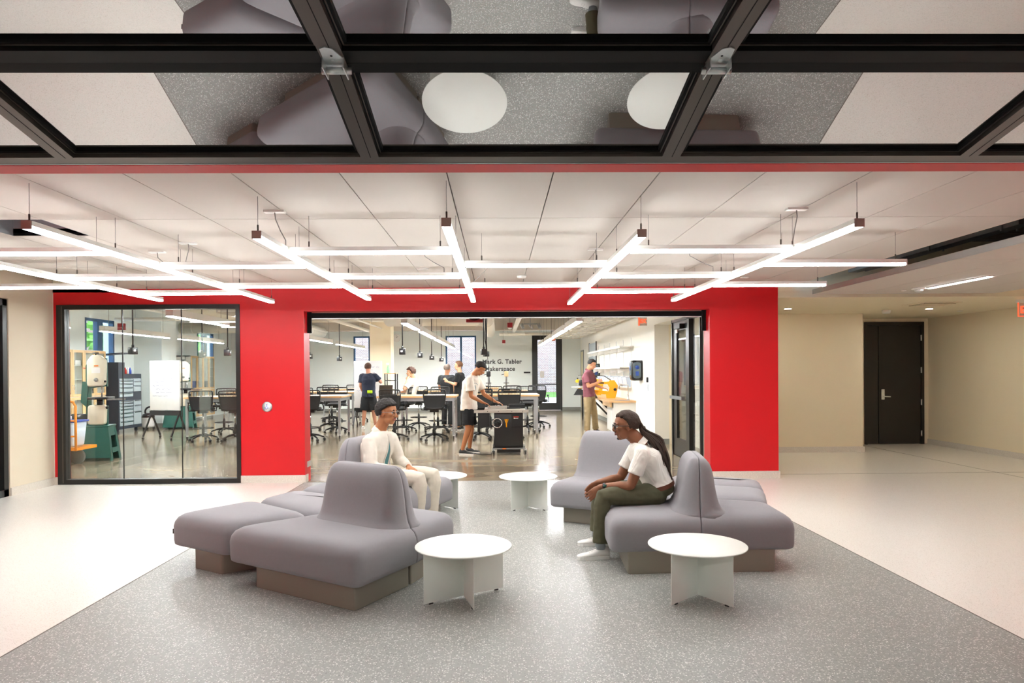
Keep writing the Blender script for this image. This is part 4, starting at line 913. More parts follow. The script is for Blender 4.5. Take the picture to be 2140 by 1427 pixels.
# shelves
for i, (z, t) in enumerate(((2.12, 'upper'), (1.62, 'lower'))):
    s = root('wall_shelf', '%s white wall shelf above the workshop counter' % t, 'shelf', (3.1, 20, z), 'white wall shelves'); MB().box(2.93, XRW, 16.6, 22.6, z, z+.025).build('board', 'white_plastic', s); MB().box(2.925, 2.935, 16.6, 22.6, z-.02, z+.03).build('lip', 'white_plastic', s)
    for k in range(6):
        y = 16.9+k*1.08; MB().prism([(XRW-2.93, -.02), (XRW-2.93, -.14), (0, -.02)][::-1], -.008, .008, Matrix(((-1, 0, 0, XRW), (0, 0, 1, y), (0, 1, 0, z), (0, 0, 0, 1)))).build('bracket', 'white_plastic', s)
for k in range(6):
    y = 16.9+k*1.08; o = MB().box(XRW-.015, XRW, y-.02, y+.02, 1.15, 2.35).build('shelf_upright', 'white_plastic'); setprops(o, 'slotted white upright carrying the wall shelves, %s from the front' % ['first', 'second', 'third', 'fourth', 'fifth', 'sixth'][k], 'bracket', 'shelf uprights')
for k in range(8):
    y = 17.2+k*.62; b = root('storage_bin', 'clear bin in the row under the lower wall shelf, number %s from the front' % ['one', 'two', 'three', 'four', 'five', 'six', 'seven', 'eight'][k], 'bin', (3.1, y, 1.15), 'clear storage bins')
    MB().prism([(3.18, 1.15), (XRW-.005, 1.15), (XRW-.005, 1.4), (3.14, 1.36)], y-.25, y+.25, Matrix(((1,0,0,0),(0,0,1,0),(0,1,0,0),(0,0,0,1)))).build('body', 'clear_bin', b); MB().box(3.135, 3.15, y-.25, y+.25, 1.34, 1.38).build('rim', 'clear_bin', b)
rl = MB().box(3.15, XRW, 16.9, 21.9, 1.12, 1.15).build('bin_rail', 'white_plastic'); setprops(rl, 'white rail ledge carrying the clear bins', 'shelf')
# towel dispensers
def dispenser(y, label, s=1):
    r = root('towel_dispenser', label, 'dispenser', (XRW, y, 1.35), 'black paper towel dispensers')
    rg = [[Vector((x, y+p.x*s, 1.55+p.y*s)) for p in round_poly([(-.16, -.22), (.16, -.22), (.16, .22), (-.16, .22)], d, .07)] for x, d in ((XRW, 0), (XRW-.19*s, 0), (XRW-.22*s, .02), (XRW-.235*s, .05))]
    MB().loft(rg).build('shell', 'towel_black', r)
    rg = [[Vector((x, y+p.x*s, 1.55+p.y*s)) for p in round_poly([(-.11, -.12), (.11, -.12), (.11, .19), (-.11, .19)], d, .06)] for x, d in ((XRW-.23*s, 0), (XRW-.238*s, 0), (XRW-.243*s, .02))]
    MB().loft(rg).build('window', 'towel_smoke', r)
    M('towel_blue', '2c4f9a', .4); MB().cyl((XRW-.244*s, y, 1.6), (XRW-.248*s, y, 1.6), .05*s, 16).build('roll', 'towel_blue', r)
    # side window towards the viewer
    rg = [[Vector((XRW-.12*s+p.x*s, yy, 1.55+p.y*s)) for p in round_poly([(-.085, -.17), (.085, -.17), (.085, .18), (-.085, .18)], d, .06)] for yy, d in ((y-.155*s, 0), (y-.163*s, 0), (y-.166*s, .015))]
    MB().loft(rg).build('side_window', 'towel_smoke', r)
    MB().cyl((XRW-.12*s, y-.167*s, 1.62), (XRW-.12*s, y-.172*s, 1.62), .045*s, 16).bx((XRW-.12*s, y-.168*s, 1.48), (.07*s, .006, .1*s)).build('roll', 'towel_blue', r)
    return r
dispenser(15.75, 'black paper towel dispenser nearest on the white wall', 1.05); dispenser(22.3, 'black paper towel dispenser behind the man in burgundy', 1.05)
# scroll saws
def scroll_saw(loc, rz, label):
    r = root('scroll_saw', label, 'saw', (0, 0, 0), 'yellow scroll saws')
    prof = [(.30, 0), (.62, 0), (.64, .12), (.66, .3), (.60, .40), (.50, .42), (.42, .36), (.10, .37), (.0, .40), (-.05, .36), (0, .31), (.38, .29), (.46, .22), (.44, .16), (.30, .15)]
    def ext(poly, y0, y1): return MB().prism([(x, z) for x, z in poly], y0, y1, Matrix(((1, 0, 0, 0), (0, 0, 1, 0), (0, 1, 0, 0), (0, 0, 0, 1))))
    ext([(.40, 0), (.60, 0), (.64, .14), (.66, .30), (.58, .42), (.47, .42), (.42, .33), (.47, .25), (.45, .17), (.38, .14)], -.05, .05).build('rear_arm', 'yellow', r)
    ext([(.0, .11), (.45, .09), (.47, .16), (.30, .175), (.0, .18)], -.04, .04).build('lower_arm', 'yellow', r)
    ext([(-.06, .33), (.46, .325), (.46, .39), (.12, .385), (-.02, .42), (-.08, .38)], -.035, .035).build('upper_arm', 'yellow', r)
    ext([(.18, .34), (.34, .34), (.34, .375), (.18, .375)], -.038, .038).build('badge', 'saw_black', r)
    MB().lathe([(.001, .205), (.20, .205), (.205, .212), (.20, .22), (.001, .22)], (.02, 0, 0), 32).build('table', 'board_white', r)
    ext([(-.12, 0), (.2, 0), (.12, .16), (-.02, .16)], -.09, .09).build('stand', 'saw_black', r)
    MB().bbox(.02, .14, -.09, .05, .25, .40, .02).build('motor', 'saw_black', r)
    MB().cyl((.6, -.05, .21), (.6, -.11, .21), .035, 12).cyl((-.02, 0, .42), (-.02, 0, .46), .02, 10).build('knob', 'saw_black', r)
    MB().cyl((-.03, 0, .22), (-.03, 0, .32), .004, 6).build('blade', 'chrome', r)
    MB().tube([(.5, 0, .42), (.35, -.02, .52), (.15, -.03, .54), (.0, -.02, .52)], .01, 6).build('lamp_hose', 'saw_black', r)
    r.scale = (1.12, 1.12, 1.12)
    return place(r, loc, rz)
scroll_saw((2.39, 18.1, .83), math.radians(-12), 'yellow scroll saw on the counter nearest the viewer'); scroll_saw((2.39, 20.6, .83), math.radians(-12), 'second yellow scroll saw farther along the counter')
# tall cabinets
def cabinet(y0, label, side=False):
    r = root('tall_cabinet', label, 'cabinet', (XLW+.25, y0+.92, 0), 'maple glass-door cabinets'); x1 = XLW+.5; L = 1.84; H = 2.14
    b = MB().box(XLW, x1-.02, y0, y0+.02, .08, H).box(XLW, x1-.02, y0+L-.02, y0+L, .08, H).box(XLW, x1-.02, y0, y0+L, H-.03, H).box(XLW, x1-.02, y0, y0+L, .08, .12).box(XLW+.3, XLW+.32, y0, y0+L, .08, H).box(XLW, x1-.02, y0+L/2-.01, y0+L/2+.01, .08, H).box(XLW, x1-.02, y0, y0+L, 1.0, 1.03)
    b.build('body', 'white_plastic', r)
    MB().box(XLW, x1-.06, y0, y0+L, 0, .08).build('toe_kick', 'base_grey', r)
    for z in (.55, 1.42, 1.75): MB().box(XLW+.32, x1-.04, y0+.02, y0+L-.02, z, z+.02).build('shelf', 'white_plastic', r)
    for k in range(4):
        ya, yb = y0+L/4*k+.004, y0+L/4*(k+1)-.004
        for z0, z1 in ((.12, 1.0), (1.02, H-.01)):
            w = .06; dd = MB().box(x1-.02, x1, ya, ya+w, z0, z1).box(x1-.02, x1, yb-w, yb, z0, z1).box(x1-.02, x1, ya+w, yb-w, z0, z0+w).box(x1-.02, x1, ya+w, yb-w, z1-w, z1).build('door', 'cab_maple', r)
            MB().box(x1-.013, x1-.009, ya+w, yb-w, z0+w, z1-w).build('pane', 'glass_pane', dd)
            hy = yb-.035 if k % 2 == 0 else ya+.035; hz = z0+.22 if z0 > 1 else z1-.2
            MB().tube([(x1, hy, hz-.05), (x1+.03, hy, hz-.04), (x1+.03, hy, hz+.04), (x1, hy, hz+.05)], .005, 6).build('handle', 'zinc', dd)
    random.seed(int(y0)); bx_ = ('navy', 'drawer_grey', 'board_white', 'towel_blue')
    return r
cabinet(15.95, 'maple cabinet with glass doors at the left of the glass screen'); cabinet(22.7, 'maple cabinet with glass doors behind the whiteboard, farther away')
for k, (y, z, w, h, m_) in enumerate(((16.1, 1.44, .2, .16, 'drawer_grey'), (16.6, 1.77, .22, .12, 'board_white'), (17.1, 1.05, .25, .2, 'navy'), (22.9, 1.05, .3, .25, 'towel_blue'), (23.6, 1.44, .3, .22, 'board_white'), (24.0, 1.05, .28, .24, 'navy'))):
    o = MB().bbox(XLW+.33, XLW+.45, y, y+w, z, z+h, .01).build('storage_box', m_); setprops(o, 'storage box inside the maple cabinets, ' + ['grey, nearest', 'white, top shelf near', 'navy, lower shelf near', 'blue, far cabinet', 'white, far cabinet', 'navy, far cabinet'][k], 'box', 'boxes in the cabinets')
# tool chest
tc_ = root('tool_chest', 'tall navy tool chest with pale drawers against the left wall', 'tool chest', (-10.05, 18.15, 0)); x0, x1, y0, y1 = -10.42, -9.72, 17.85, 18.98
MB().box(x0, x1, y0, y1, .12, 1.55).build('body', 'navy', tc_)
def drawers(ya, yb, zs):
    for a, b in zip(zs[:-1], zs[1:]):
        d = MB().box(x1, x1+.012, ya, yb, a+.006, b-.006).build('drawer', 'drawer_grey', tc_); MB().box(x1+.012, x1+.026, ya+.02, yb-.02, b-.03, b-.012).build('pull', 'chrome', d)
drawers(y0+.04, y0+.68, [.2, .32, .44, .54, .64, .72, .8, .86]); drawers(y0+.72, y1-.04, [.2, .55, .72, .86]); drawers(y0+.04, y0+.68, [.95, 1.06]); drawers(y0+.04, y0+.68, [1.08, 1.2, 1.3, 1.38, 1.44]); drawers(y0+.72, y1-.04, [1.08, 1.24, 1.36, 1.44])
for yy in (y0+.1, y1-.1):
    for xx in (x0+.1, x1-.1): MB().cyl((xx-.02, yy, .06), (xx+.02, yy, .06), .06, 12).build('caster', 'navy', tc_)
MB().box(x0, x1, y0, y0+.3, 1.55, 1.85).build('hutch', 'navy', tc_); MB().prism([(x0, 2.02), (x1+.1, 2.08), (x1+.1, 2.1), (x0, 2.05)], y0, y0+.5, Matrix(((1,0,0,0),(0,0,1,0),(0,1,0,0),(0,0,0,1)))).box(x0, x0+.05, y0, y0+.5, 1.85, 2.04).build('lid', 'navy', tc_)
for k, (yy, m_, t) in enumerate(((18.3, 'yellow', 'yellow'), (18.42, 'sticker_red', 'red-capped'), (18.54, 'board_white', 'white'), (18.66, 'bin_lid', 'blue'))):
    b = MB().lathe([(.035, 0), (.035, .1), (.015, .14), (.015, .17)], (-9.85, yy, 1.55), 12).build('spray_can', m_); setprops(b, 'small %s bottle standing on the tool chest' % t, 'bottle', 'bottles on the tool chest')
vc = root('shop_vacuum', 'white and black shop vacuum beside the tool chest', 'vacuum', (-9.8, 19.4, 0)); MB().lathe([(.14, .06), (.16, .1), (.16, .32), (.17, .34)], (-9.75, 19.4, 0), 20).build('drum', 'board_white', vc); MB().lathe([(.17, .34), (.15, .42), (.06, .46)], (-9.75, 19.4, 0), 20).build('lid', 'saw_black', vc)
MB().tube(arc((-9.68, 19.35, .5), .13, -1, 3.6, 14, 'XZ'), .025, 8).build('hose', 'saw_black', vc)
for a in (.4, 2.2, 4.2): MB().ball((-9.75+.13*math.cos(a), 19.4+.13*math.sin(a), .035), .035).build('caster', 'saw_black', vc)
# band saws
def band_saw():
    r = root('band_saw', 'x', 'band saw', (0, 0, 0), 'green band saws')
    def taper(x0, x1, y0, y1, z0, z1, k):
        return [[Vector((p[0], p[1], z0)) for p in ((x0-k, y0-k), (x1+k, y0-k), (x1+k, y1+k), (x0-k, y1+k))], [Vector((p[0], p[1], z1)) for p in ((x0, y0), (x1, y0), (x1, y1), (x0, y1))]]
    st = MB()
    # four walls with an arched cut in front
    k = .07; X0, X1, Y0, Y1, H = -.34, .32, -.2, .22, .60
    def wall(pts, n):  # quad extruded
        pts = [Vector(p) for p in pts]; st.add(pts + [p+Vector(n)*.02 for p in pts], [(0,1,2,3),(7,6,5,4),(0,4,5,1),(1,5,6,2),(2,6,7,3),(3,7,4,0)])
    wall(((X0-k, Y0-k, .06), (X0-k, Y1+k, 0), (X0, Y1, H), (X0, Y0, H)), (1, 0, 0)); wall(((X0-k, Y1+k, .0), (X1+k, Y1+k, 0), (X1, Y1, H), (X0, Y1, H)), (0, -1, 0))
    wall(((X0-k, Y0-k, .06), (X1+k, Y0-k, .06), (X1, Y0, H), (X0, Y0, H)), (0, 1, 0))
    # side towards +X has the opening
    wall(((X1+k, Y0-k, 0), (X1+k, Y0-k+.11, 0), (X1, Y0+.1, H), (X1, Y0, H)), (-1, 0, 0)); wall(((X1+k, Y1+k-.11, 0), (X1+k, Y1+k, 0), (X1, Y1, H), (X1, Y1-.1, H)), (-1, 0, 0))
    wall(((X1+.015, Y0+.09, .44), (X1+.015, Y1-.09, .44), (X1, Y1-.1, H), (X1, Y0+.1, H)), (-1, 0, 0)); wall(((X1+k-.005, Y0+.03, .14), (X1+k-.005, Y1-.03, .14), (X1+k-.02, Y1-.04, .22), (X1+k-.02, Y0+.04, .22)), (-1, 0, 0))
    st.build('stand', 'machine_green', r); MB().bbox(X0-.01, X1+.01, Y0-.01, Y1+.01, H, H+.03, .008).build('stand_top', 'machine_green', r)
    def shell(pl, y0, y1, nm, mat):
        rg = [[Vector((p.x, yy, p.y)) for p in round_poly(ccw(pl), d, .06)] for yy, d in ((y0, .02), (y0+.012, 0), (y1, 0))]
        return MB().loft(rg).build(nm, mat, r)
    lo = shell([(-.02, .64), (.26, .64), (.27, 1.0), (-.01, 1.0)], -.19, -.05, 'lower_wheel_cover', 'machine_cream'); up = shell([(-.02, 1.32), (.26, 1.34), (.27, 1.80), (.18, 1.89), (.06, 1.89), (-.02, 1.78)], -.19, -.05, 'upper_wheel_cover', 'machine_cream')
    MB().cyl((.13, -.19, 1.45), (.13, -.197, 1.45), .035, 14).build('port', 'base_grey', up); MB().box(.06, .2, -.193, -.19, 1.57, 1.67).build('sticker', 'board_white', up); MB().box(.1, .17, -.195, -.19, 1.69, 1.71).build('warning_mark', 'sticker_orange', up)
    MB().prism([(-.08, .62), (.27, .62), (.27, .98), (.0, 1.0), (.0, 1.3), (.27, 1.33), (.26, 1.84), (.0, 1.84), (-.08, 1.7)], .0, .06, Matrix(((1,0,0,0),(0,0,1,-.06),(0,1,0,0),(0,0,0,1)))).build('frame', 'machine_green', r)
    MB().prism([(-.16, 1.05), (-.06, .95), (-.04, 1.4), (-.13, 1.42)], .0, .1, Matrix(((1,0,0,0),(0,0,1,-.08),(0,1,0,0),(0,0,0,1)))).build('spine_cover', 'machine_green', r)
    MB().bbox(.02, .36, -.3, .06, 1.10, 1.14, .005).build('saw_table', 'saw_black', r); MB().cyl((.16, -.1, 1.0), (.16, -.1, 1.1), .05, 12).build('trunnion', 'saw_black', r)
    MB().rod((.34, -.3, 1.10), (.62, -.22, 1.10), .03).build('fence_rail', 'chrome', r); MB().cyl((.2, -.12, 1.14), (.2, -.12, 1.34), .012, 8).build('blade_guide', 'chrome', r)
    MB().cyl((-.32, 0, .74), (-.06, 0, .74), .10, 18).build('motor', 'saw_black', r); MB().cyl((-.36, 0, .74), (-.32, 0, .74), .09, 18).build('motor_cap', 'galv', r)
    MB().cyl((.1, -.1, 1.89), (.1, -.1, 1.93), .012, 8).cyl((.05, -.1, 1.93), (.15, -.1, 1.93), .012, 8).build('tension_knob', 'saw_black', r); MB().rod((-.12, -.05, 1.66), (-.03, -.05, 1.66), .016).build('lever', 'sticker_red', r)
    MB().ball((.30, -.18, .95), .025).ball((.28, -.2, 1.42), .02).build('knob', 'saw_black', r)
    return r
b0 = band_saw(); place(b0, (-7.35, 12.62, 0), math.radians(12)); b0['label'] = 'cream and green band saw on a green stand behind the glass screen'
b1 = copy_tree(b0); place(b1, (-8.95, 19.6, 0), math.radians(12)); b1['label'] = 'second band saw half hidden behind the mobile whiteboard'
# platform cart with bins
ca = root('platform_cart', 'orange framed platform cart cut off by the screen frame', 'cart', (-7.6, 11.9, 0))
MB().box(-8.25, -7.0, 11.55, 12.15, .28, .33).build('deck', 'orange', ca)
MB().tube([(-7.0, 11.55, .28), (-7.0, 11.55, 1.02), (-7.04, 11.55, 1.09), (-7.1, 11.55, 1.1), (-8.2, 11.55, 1.1)], .02, 8).build('handle', 'orange', ca)
for z in (.52, .78): MB().cyl((-7.0, 11.55, z), (-8.2, 11.55, z), .014, 8).build('rail', 'orange', ca)
MB().cyl((-7.3, 11.6, .13), (-7.3, 11.66, .13), .13, 20).build('wheel', 'base_grey', ca); MB().cyl((-8.0, 11.6, .13), (-8.0, 11.66, .13), .13, 20).build('wheel', 'base_grey', ca); MB().cyl((-7.3, 12.05, .13), (-7.3, 12.11, .13), .13, 20).build('wheel', 'base_grey', ca)
bn = root('storage_tote', 'clear tote with blue lid on the orange cart', 'tote', (-7.35, 11.85, .33)); rg = [[Vector((p.x, p.y, z)) for p in round_poly([(-7.62, 11.65), (-7.1, 11.65), (-7.1, 12.05), (-7.62, 12.05)], d, .03)] for z, d in ((.33, .05), (.36, .03), (.74, .0))]
MB().loft(rg).build('tub', 'clear_bin', bn); MB().bbox(-7.64, -7.08, 11.63, 12.07, .74, .77, .008).build('lid', 'bin_lid', bn); MB().bbox(-7.3, -7.16, 11.642, 11.65, .55, .64, .003).build('sticker', 'sticker_red', bn)
bw = MB().bbox(-7.6, -7.3, 11.68, 11.95, .775, .84, .01).build('white_case', 'board_white'); setprops(bw, 'white case lying on the blue-lidded tote', 'case')
yl = root('tool_case', 'yellow power tool on top of the white case', 'tool', (-7.45, 11.8, .84)); MB().bbox(-7.6, -7.3, 11.72, 11.9, .84, .92, .02).build('body', 'yellow', yl); MB().tube([(-7.58, 11.8, .92), (-7.5, 11.8, .98), (-7.38, 11.8, .97), (-7.34, 11.8, .92)], .02, 8).build('grip', 'sticker_red', yl)
# power drops
def power_drop():
    r = root('power_drop', 'x', 'power drop', (0, 0, 0), 'hanging power drops')
    MB().cyl((0, 0, .06), (0, 0, 1.85), .011, 8).build('cord', 'saw_black', r); MB().bbox(-.055, .055, -.055, .055, -.06, .055, .008).build('box', 'saw_black', r); MB().box(-.03, .01, -.058, -.054, -.012, .02).build('outlet', 'board_white', r); MB().cyl((0, 0, .05), (0, 0, .1), .022, 10).build('strain_relief', 'saw_black', r)
    return r
pd0 = power_drop()
drops = [(-1.79, 13.0, 'nearest of the row right of the column'), (-1.79, 15.9, 'second of the row right of the column'), (-1.79, 18.7, 'third of the row right of the column'), (-1.79, 21.9, 'last of the row, in front of the back window'), (-4.45, 16.4, 'left of the two beside the left jamb'), (-4.5, 19.7, 'right of the two beside the left jamb'), (-6.1, 11.65, 'behind the middle pane of the glass screen'), (-6.16, 14.5, 'in front of the farther cabinet'), (-5.05, 13.0, 'at the right edge of the glass screen'), (-.28, 13.6, 'above the head of the white t-shirt man'), (-.26, 15.2, 'just right behind the one above his head')]
for i, (x, y, t) in enumerate(drops):
    o = pd0 if i == 0 else copy_tree(pd0); place(o, (x, y, 1.937), .2*i); o['label'] = 'black hanging power drop box, ' + t
rl_ = root('cord_reel', 'black cord reel with red base hung in the far opening', 'cord reel', (-.42, 12.6, 2.5)); MB().cyl((-.42, 12.5, 2.6), (-.42, 12.72, 2.6), .13, 20).build('drum', 'saw_black', rl_); MB().bx((-.42, 12.6, 2.47), (.3, .2, .05)).build('base', 'alarm_red', rl_); MB().cyl((-.42, 12.6, 2.7), (-.42, 12.6, ZT), .012, 6).build('rod', 'saw_black', rl_)
cb = root('hanging_cables', 'bundle of black cables hanging beside the cord reel', 'cables', (-.2, 12.7, 2.0))
for dx in (0, .03, -.03): MB().tube([(-.25+dx*2, 12.7, 2.75), (-.23+dx, 12.7, 2.45), (-.22+dx*.4, 12.7, 2.1), (-.2, 12.7, 1.9)], .007, 6).build('cable', 'saw_black', cb)
MB().tube([(-.2, 12.72, 1.9), (-.16, 12.75, 1.4), (-.1, 12.8, .95)], .006, 6).build('cable', 'saw_black', cb)
def strobe(x, y, z, label, s=1):
    r = root('fire_strobe', label, 'alarm', (x, y, z), 'red fire alarm strobes'); MB().bbox(x-.055*s, x+.055*s, y-.03, y+.03, z-.05*s, z+.05*s, .006).build('box', 'alarm_red', r); MB().ball((x, y, z-.065*s), (.04*s, .03, .025*s)).build('lens', 'board_white', r); MB().cyl((x, y, z), (x, y, ZT), .006, 6).build('stem', 'cord_grey', r)
strobe(.25, 14.2, 2.5, 'red fire strobe hanging above the wall lettering, larger'); strobe(.2, 23.5, 2.56, 'red fire strobe hanging lower, just above the lettering'); strobe(-7.55, 14.0, 2.5, 'red fire strobe hanging behind the glass screen', 1.3)
# bench drill presses on the second row
def drill_press(x, y, label, col):
    r = root('drill_press', label, 'drill press', (x, y, 1.0), 'bench drill presses'); MB().bbox(x-.1, x+.1, y-.14, y+.14, 1.0, 1.03, .006).build('base', 'saw_black', r); MB().cyl((x, y+.06, 1.03), (x, y+.06, 1.6), .025, 12).build('column', 'galv', r)
    MB().bbox(x-.06, x+.06, y-.16, y+.1, 1.4, 1.56, .015).build('head', col, r); MB().bbox(x-.08, x+.08, y-.12, y+.04, 1.2, 1.22, .004).build('table', 'saw_black', r); MB().cyl((x, y-.09, 1.28), (x, y-.09, 1.4), .018, 10).build('chuck', 'galv', r); MB().rod((x-.06, y-.02, 1.47), (x-.14, y-.06, 1.45), .014).build('lever', 'saw_black', r)
drill_press(-.28, 20.3, 'dark bench drill press behind the white t-shirt man', 'saw_black'); drill_press(.24, 20.3, 'tan bench drill press under the wall lettering', 'maple')
# ================================================================ people
from mathutils import noise as mnoise
def remesh(mb, voxel, smooth=3, amp=0, freq=14, cut=None):
    me = mb.mesh('tmp'); o = bpy.data.objects.new('tmp', me); COL.objects.link(o)
    md = o.modifiers.new('r', 'REMESH'); md.mode = 'VOXEL'; md.voxel_size = voxel; md.use_smooth_shade = True
    dg = bpy.context.evaluated_depsgraph_get(); out = bpy.data.meshes.new_from_object(o.evaluated_get(dg))
    bpy.data.objects.remove(o); bpy.data.meshes.remove(me)
    bm = bmesh.new(); bm.from_mesh(out)
    for _ in range(smooth): bmesh.ops.smooth_vert(bm, verts=bm.verts, factor=.5, use_axis_x=True, use_axis_y=True, use_axis_z=True)
    if amp:
        bm.normal_update()
        for v in bm.verts:
            p = v.co
            n = mnoise.noise(Vector((p.x*freq, p.y*freq, p.z*freq*1.6))) + .5*mnoise.noise(Vector((p.x*freq*2.3+5, p.y*freq*2.3, p.z*freq*2.3)))
            v.co = p + v.normal*n*amp
    if cut: bmesh.ops.delete(bm, geom=[f for f in bm.faces if cut(f.calc_center_median())], context='FACES')
    for f in bm.faces: f.smooth = True
    bm.to_mesh(out); bm.free(); return out
def V3(p): return Vector(p)
def limb(mb, pts, rad, n=12, sub=3, cap=True):
    """smooth tube through joints (Catmull-Rom), radius interpolated"""
    pts = [V3(p) for p in pts]; P = [pts[0]*2-pts[1]] + pts + [pts[-1]*2-pts[-2]]; op = []; orr = []
    for i in range(1, len(P)-2):
        for k in range(sub):
            t = k/sub; a, b, c, d = P[i-1], P[i], P[i+1], P[i+2]
            cr = .5*((2*b) + (c-a)*t + (2*a-5*b+4*c-d)*t*t + (3*b-a-3*c+d)*t**3)
            op.append(b.lerp(c, t)*.6+cr*.4); orr.append(rad[i-1]*(1-t)+rad[i]*t)
    op.append(pts[-1]); orr.append(rad[-1])
    mb.tube(op, orr, n); mb.ball(op[0], orr[0]*.98, 12, 8); (mb.ball(op[-1], orr[-1]*.98, 12, 8) if cap else None)
def torso(mb, secs, lat, n=20):
    """secs: (centre, half width, half depth)"""
    rings = []; lat = V3(lat).normalized()
    for i, (c, a, b) in enumerate(secs):
        c = V3(c); d = (V3(secs[min(i+1, len(secs)-1)][0]) - V3(secs[max(i-1, 0)][0])).normalized()
        l = (lat - d*lat.dot(d)).normalized(); f = d.cross(l)
        rings.append([c + l*a*math.copysign(abs(math.cos(t))**.92, math.cos(t)) + f*b*math.copysign(abs(math.sin(t))**.9, math.sin(t)) for t in [2*PI*k/n for k in range(n)]])
    mb.loft(rings)
def hand(mb, wr, d, palm, side, curl=.5, s=1.0, spread=.05):
    """d: pointing direction, palm: palm normal, side: +1/-1 which way the thumb goes"""
    d = V3(d).normalized(); palm = V3(palm); palm = (palm - d*palm.dot(d)).normalized(); l = d.cross(palm)*side; wr = V3(wr)
    rings = []
    for t, w, h in ((-.01, .027, .02), (.02, .032, .018), (.05, .040, .016), (.08, .041, .014), (.092, .036, .011)):
        c = wr + d*t*s
        rings.append([c + l*w*s*math.cos(a) + palm*h*s*math.sin(a) for a in [2*PI*k/12 for k in range(12)]])
    mb.loft(rings)
    for i, (off, L) in enumerate(((.031, .92), (.0105, 1.03), (-.0105, .96), (-.031, .76))):
        p = wr + d*.086*s + l*off*s; a = 0; dd = (d + l*spread*(1.2-i*.8)).normalized(); pts = [p - dd*.02*s, p]
        for seg in (.043, .027, .021):
            a += curl*(.55 + .12*i); v = dd*math.cos(a) + palm*math.sin(a); p = p + v*seg*L*s; pts.append(p)
        mb.tube(pts, [.0092*s, .0092*s, .0085*s, .0078*s, .0065*s], 8); mb.ball(pts[-1], .0066*s, 8, 6)
    p = wr + d*.03*s + l*.03*s; v1 = (d*.6 + l*.75 + palm*.25).normalized(); v2 = (d*.9 + l*.25 + palm*.35).normalized()
    pts = [p - v1*.015*s, p + v1*.03*s, p + v1*.03*s + v2*.032*s, p + v1*.03*s + v2*.057*s]; mb.tube(pts, [.014*s, .012*s, .0098*s, .0075*s], 8); mb.ball(pts[-1], .0075*s, 8, 6)
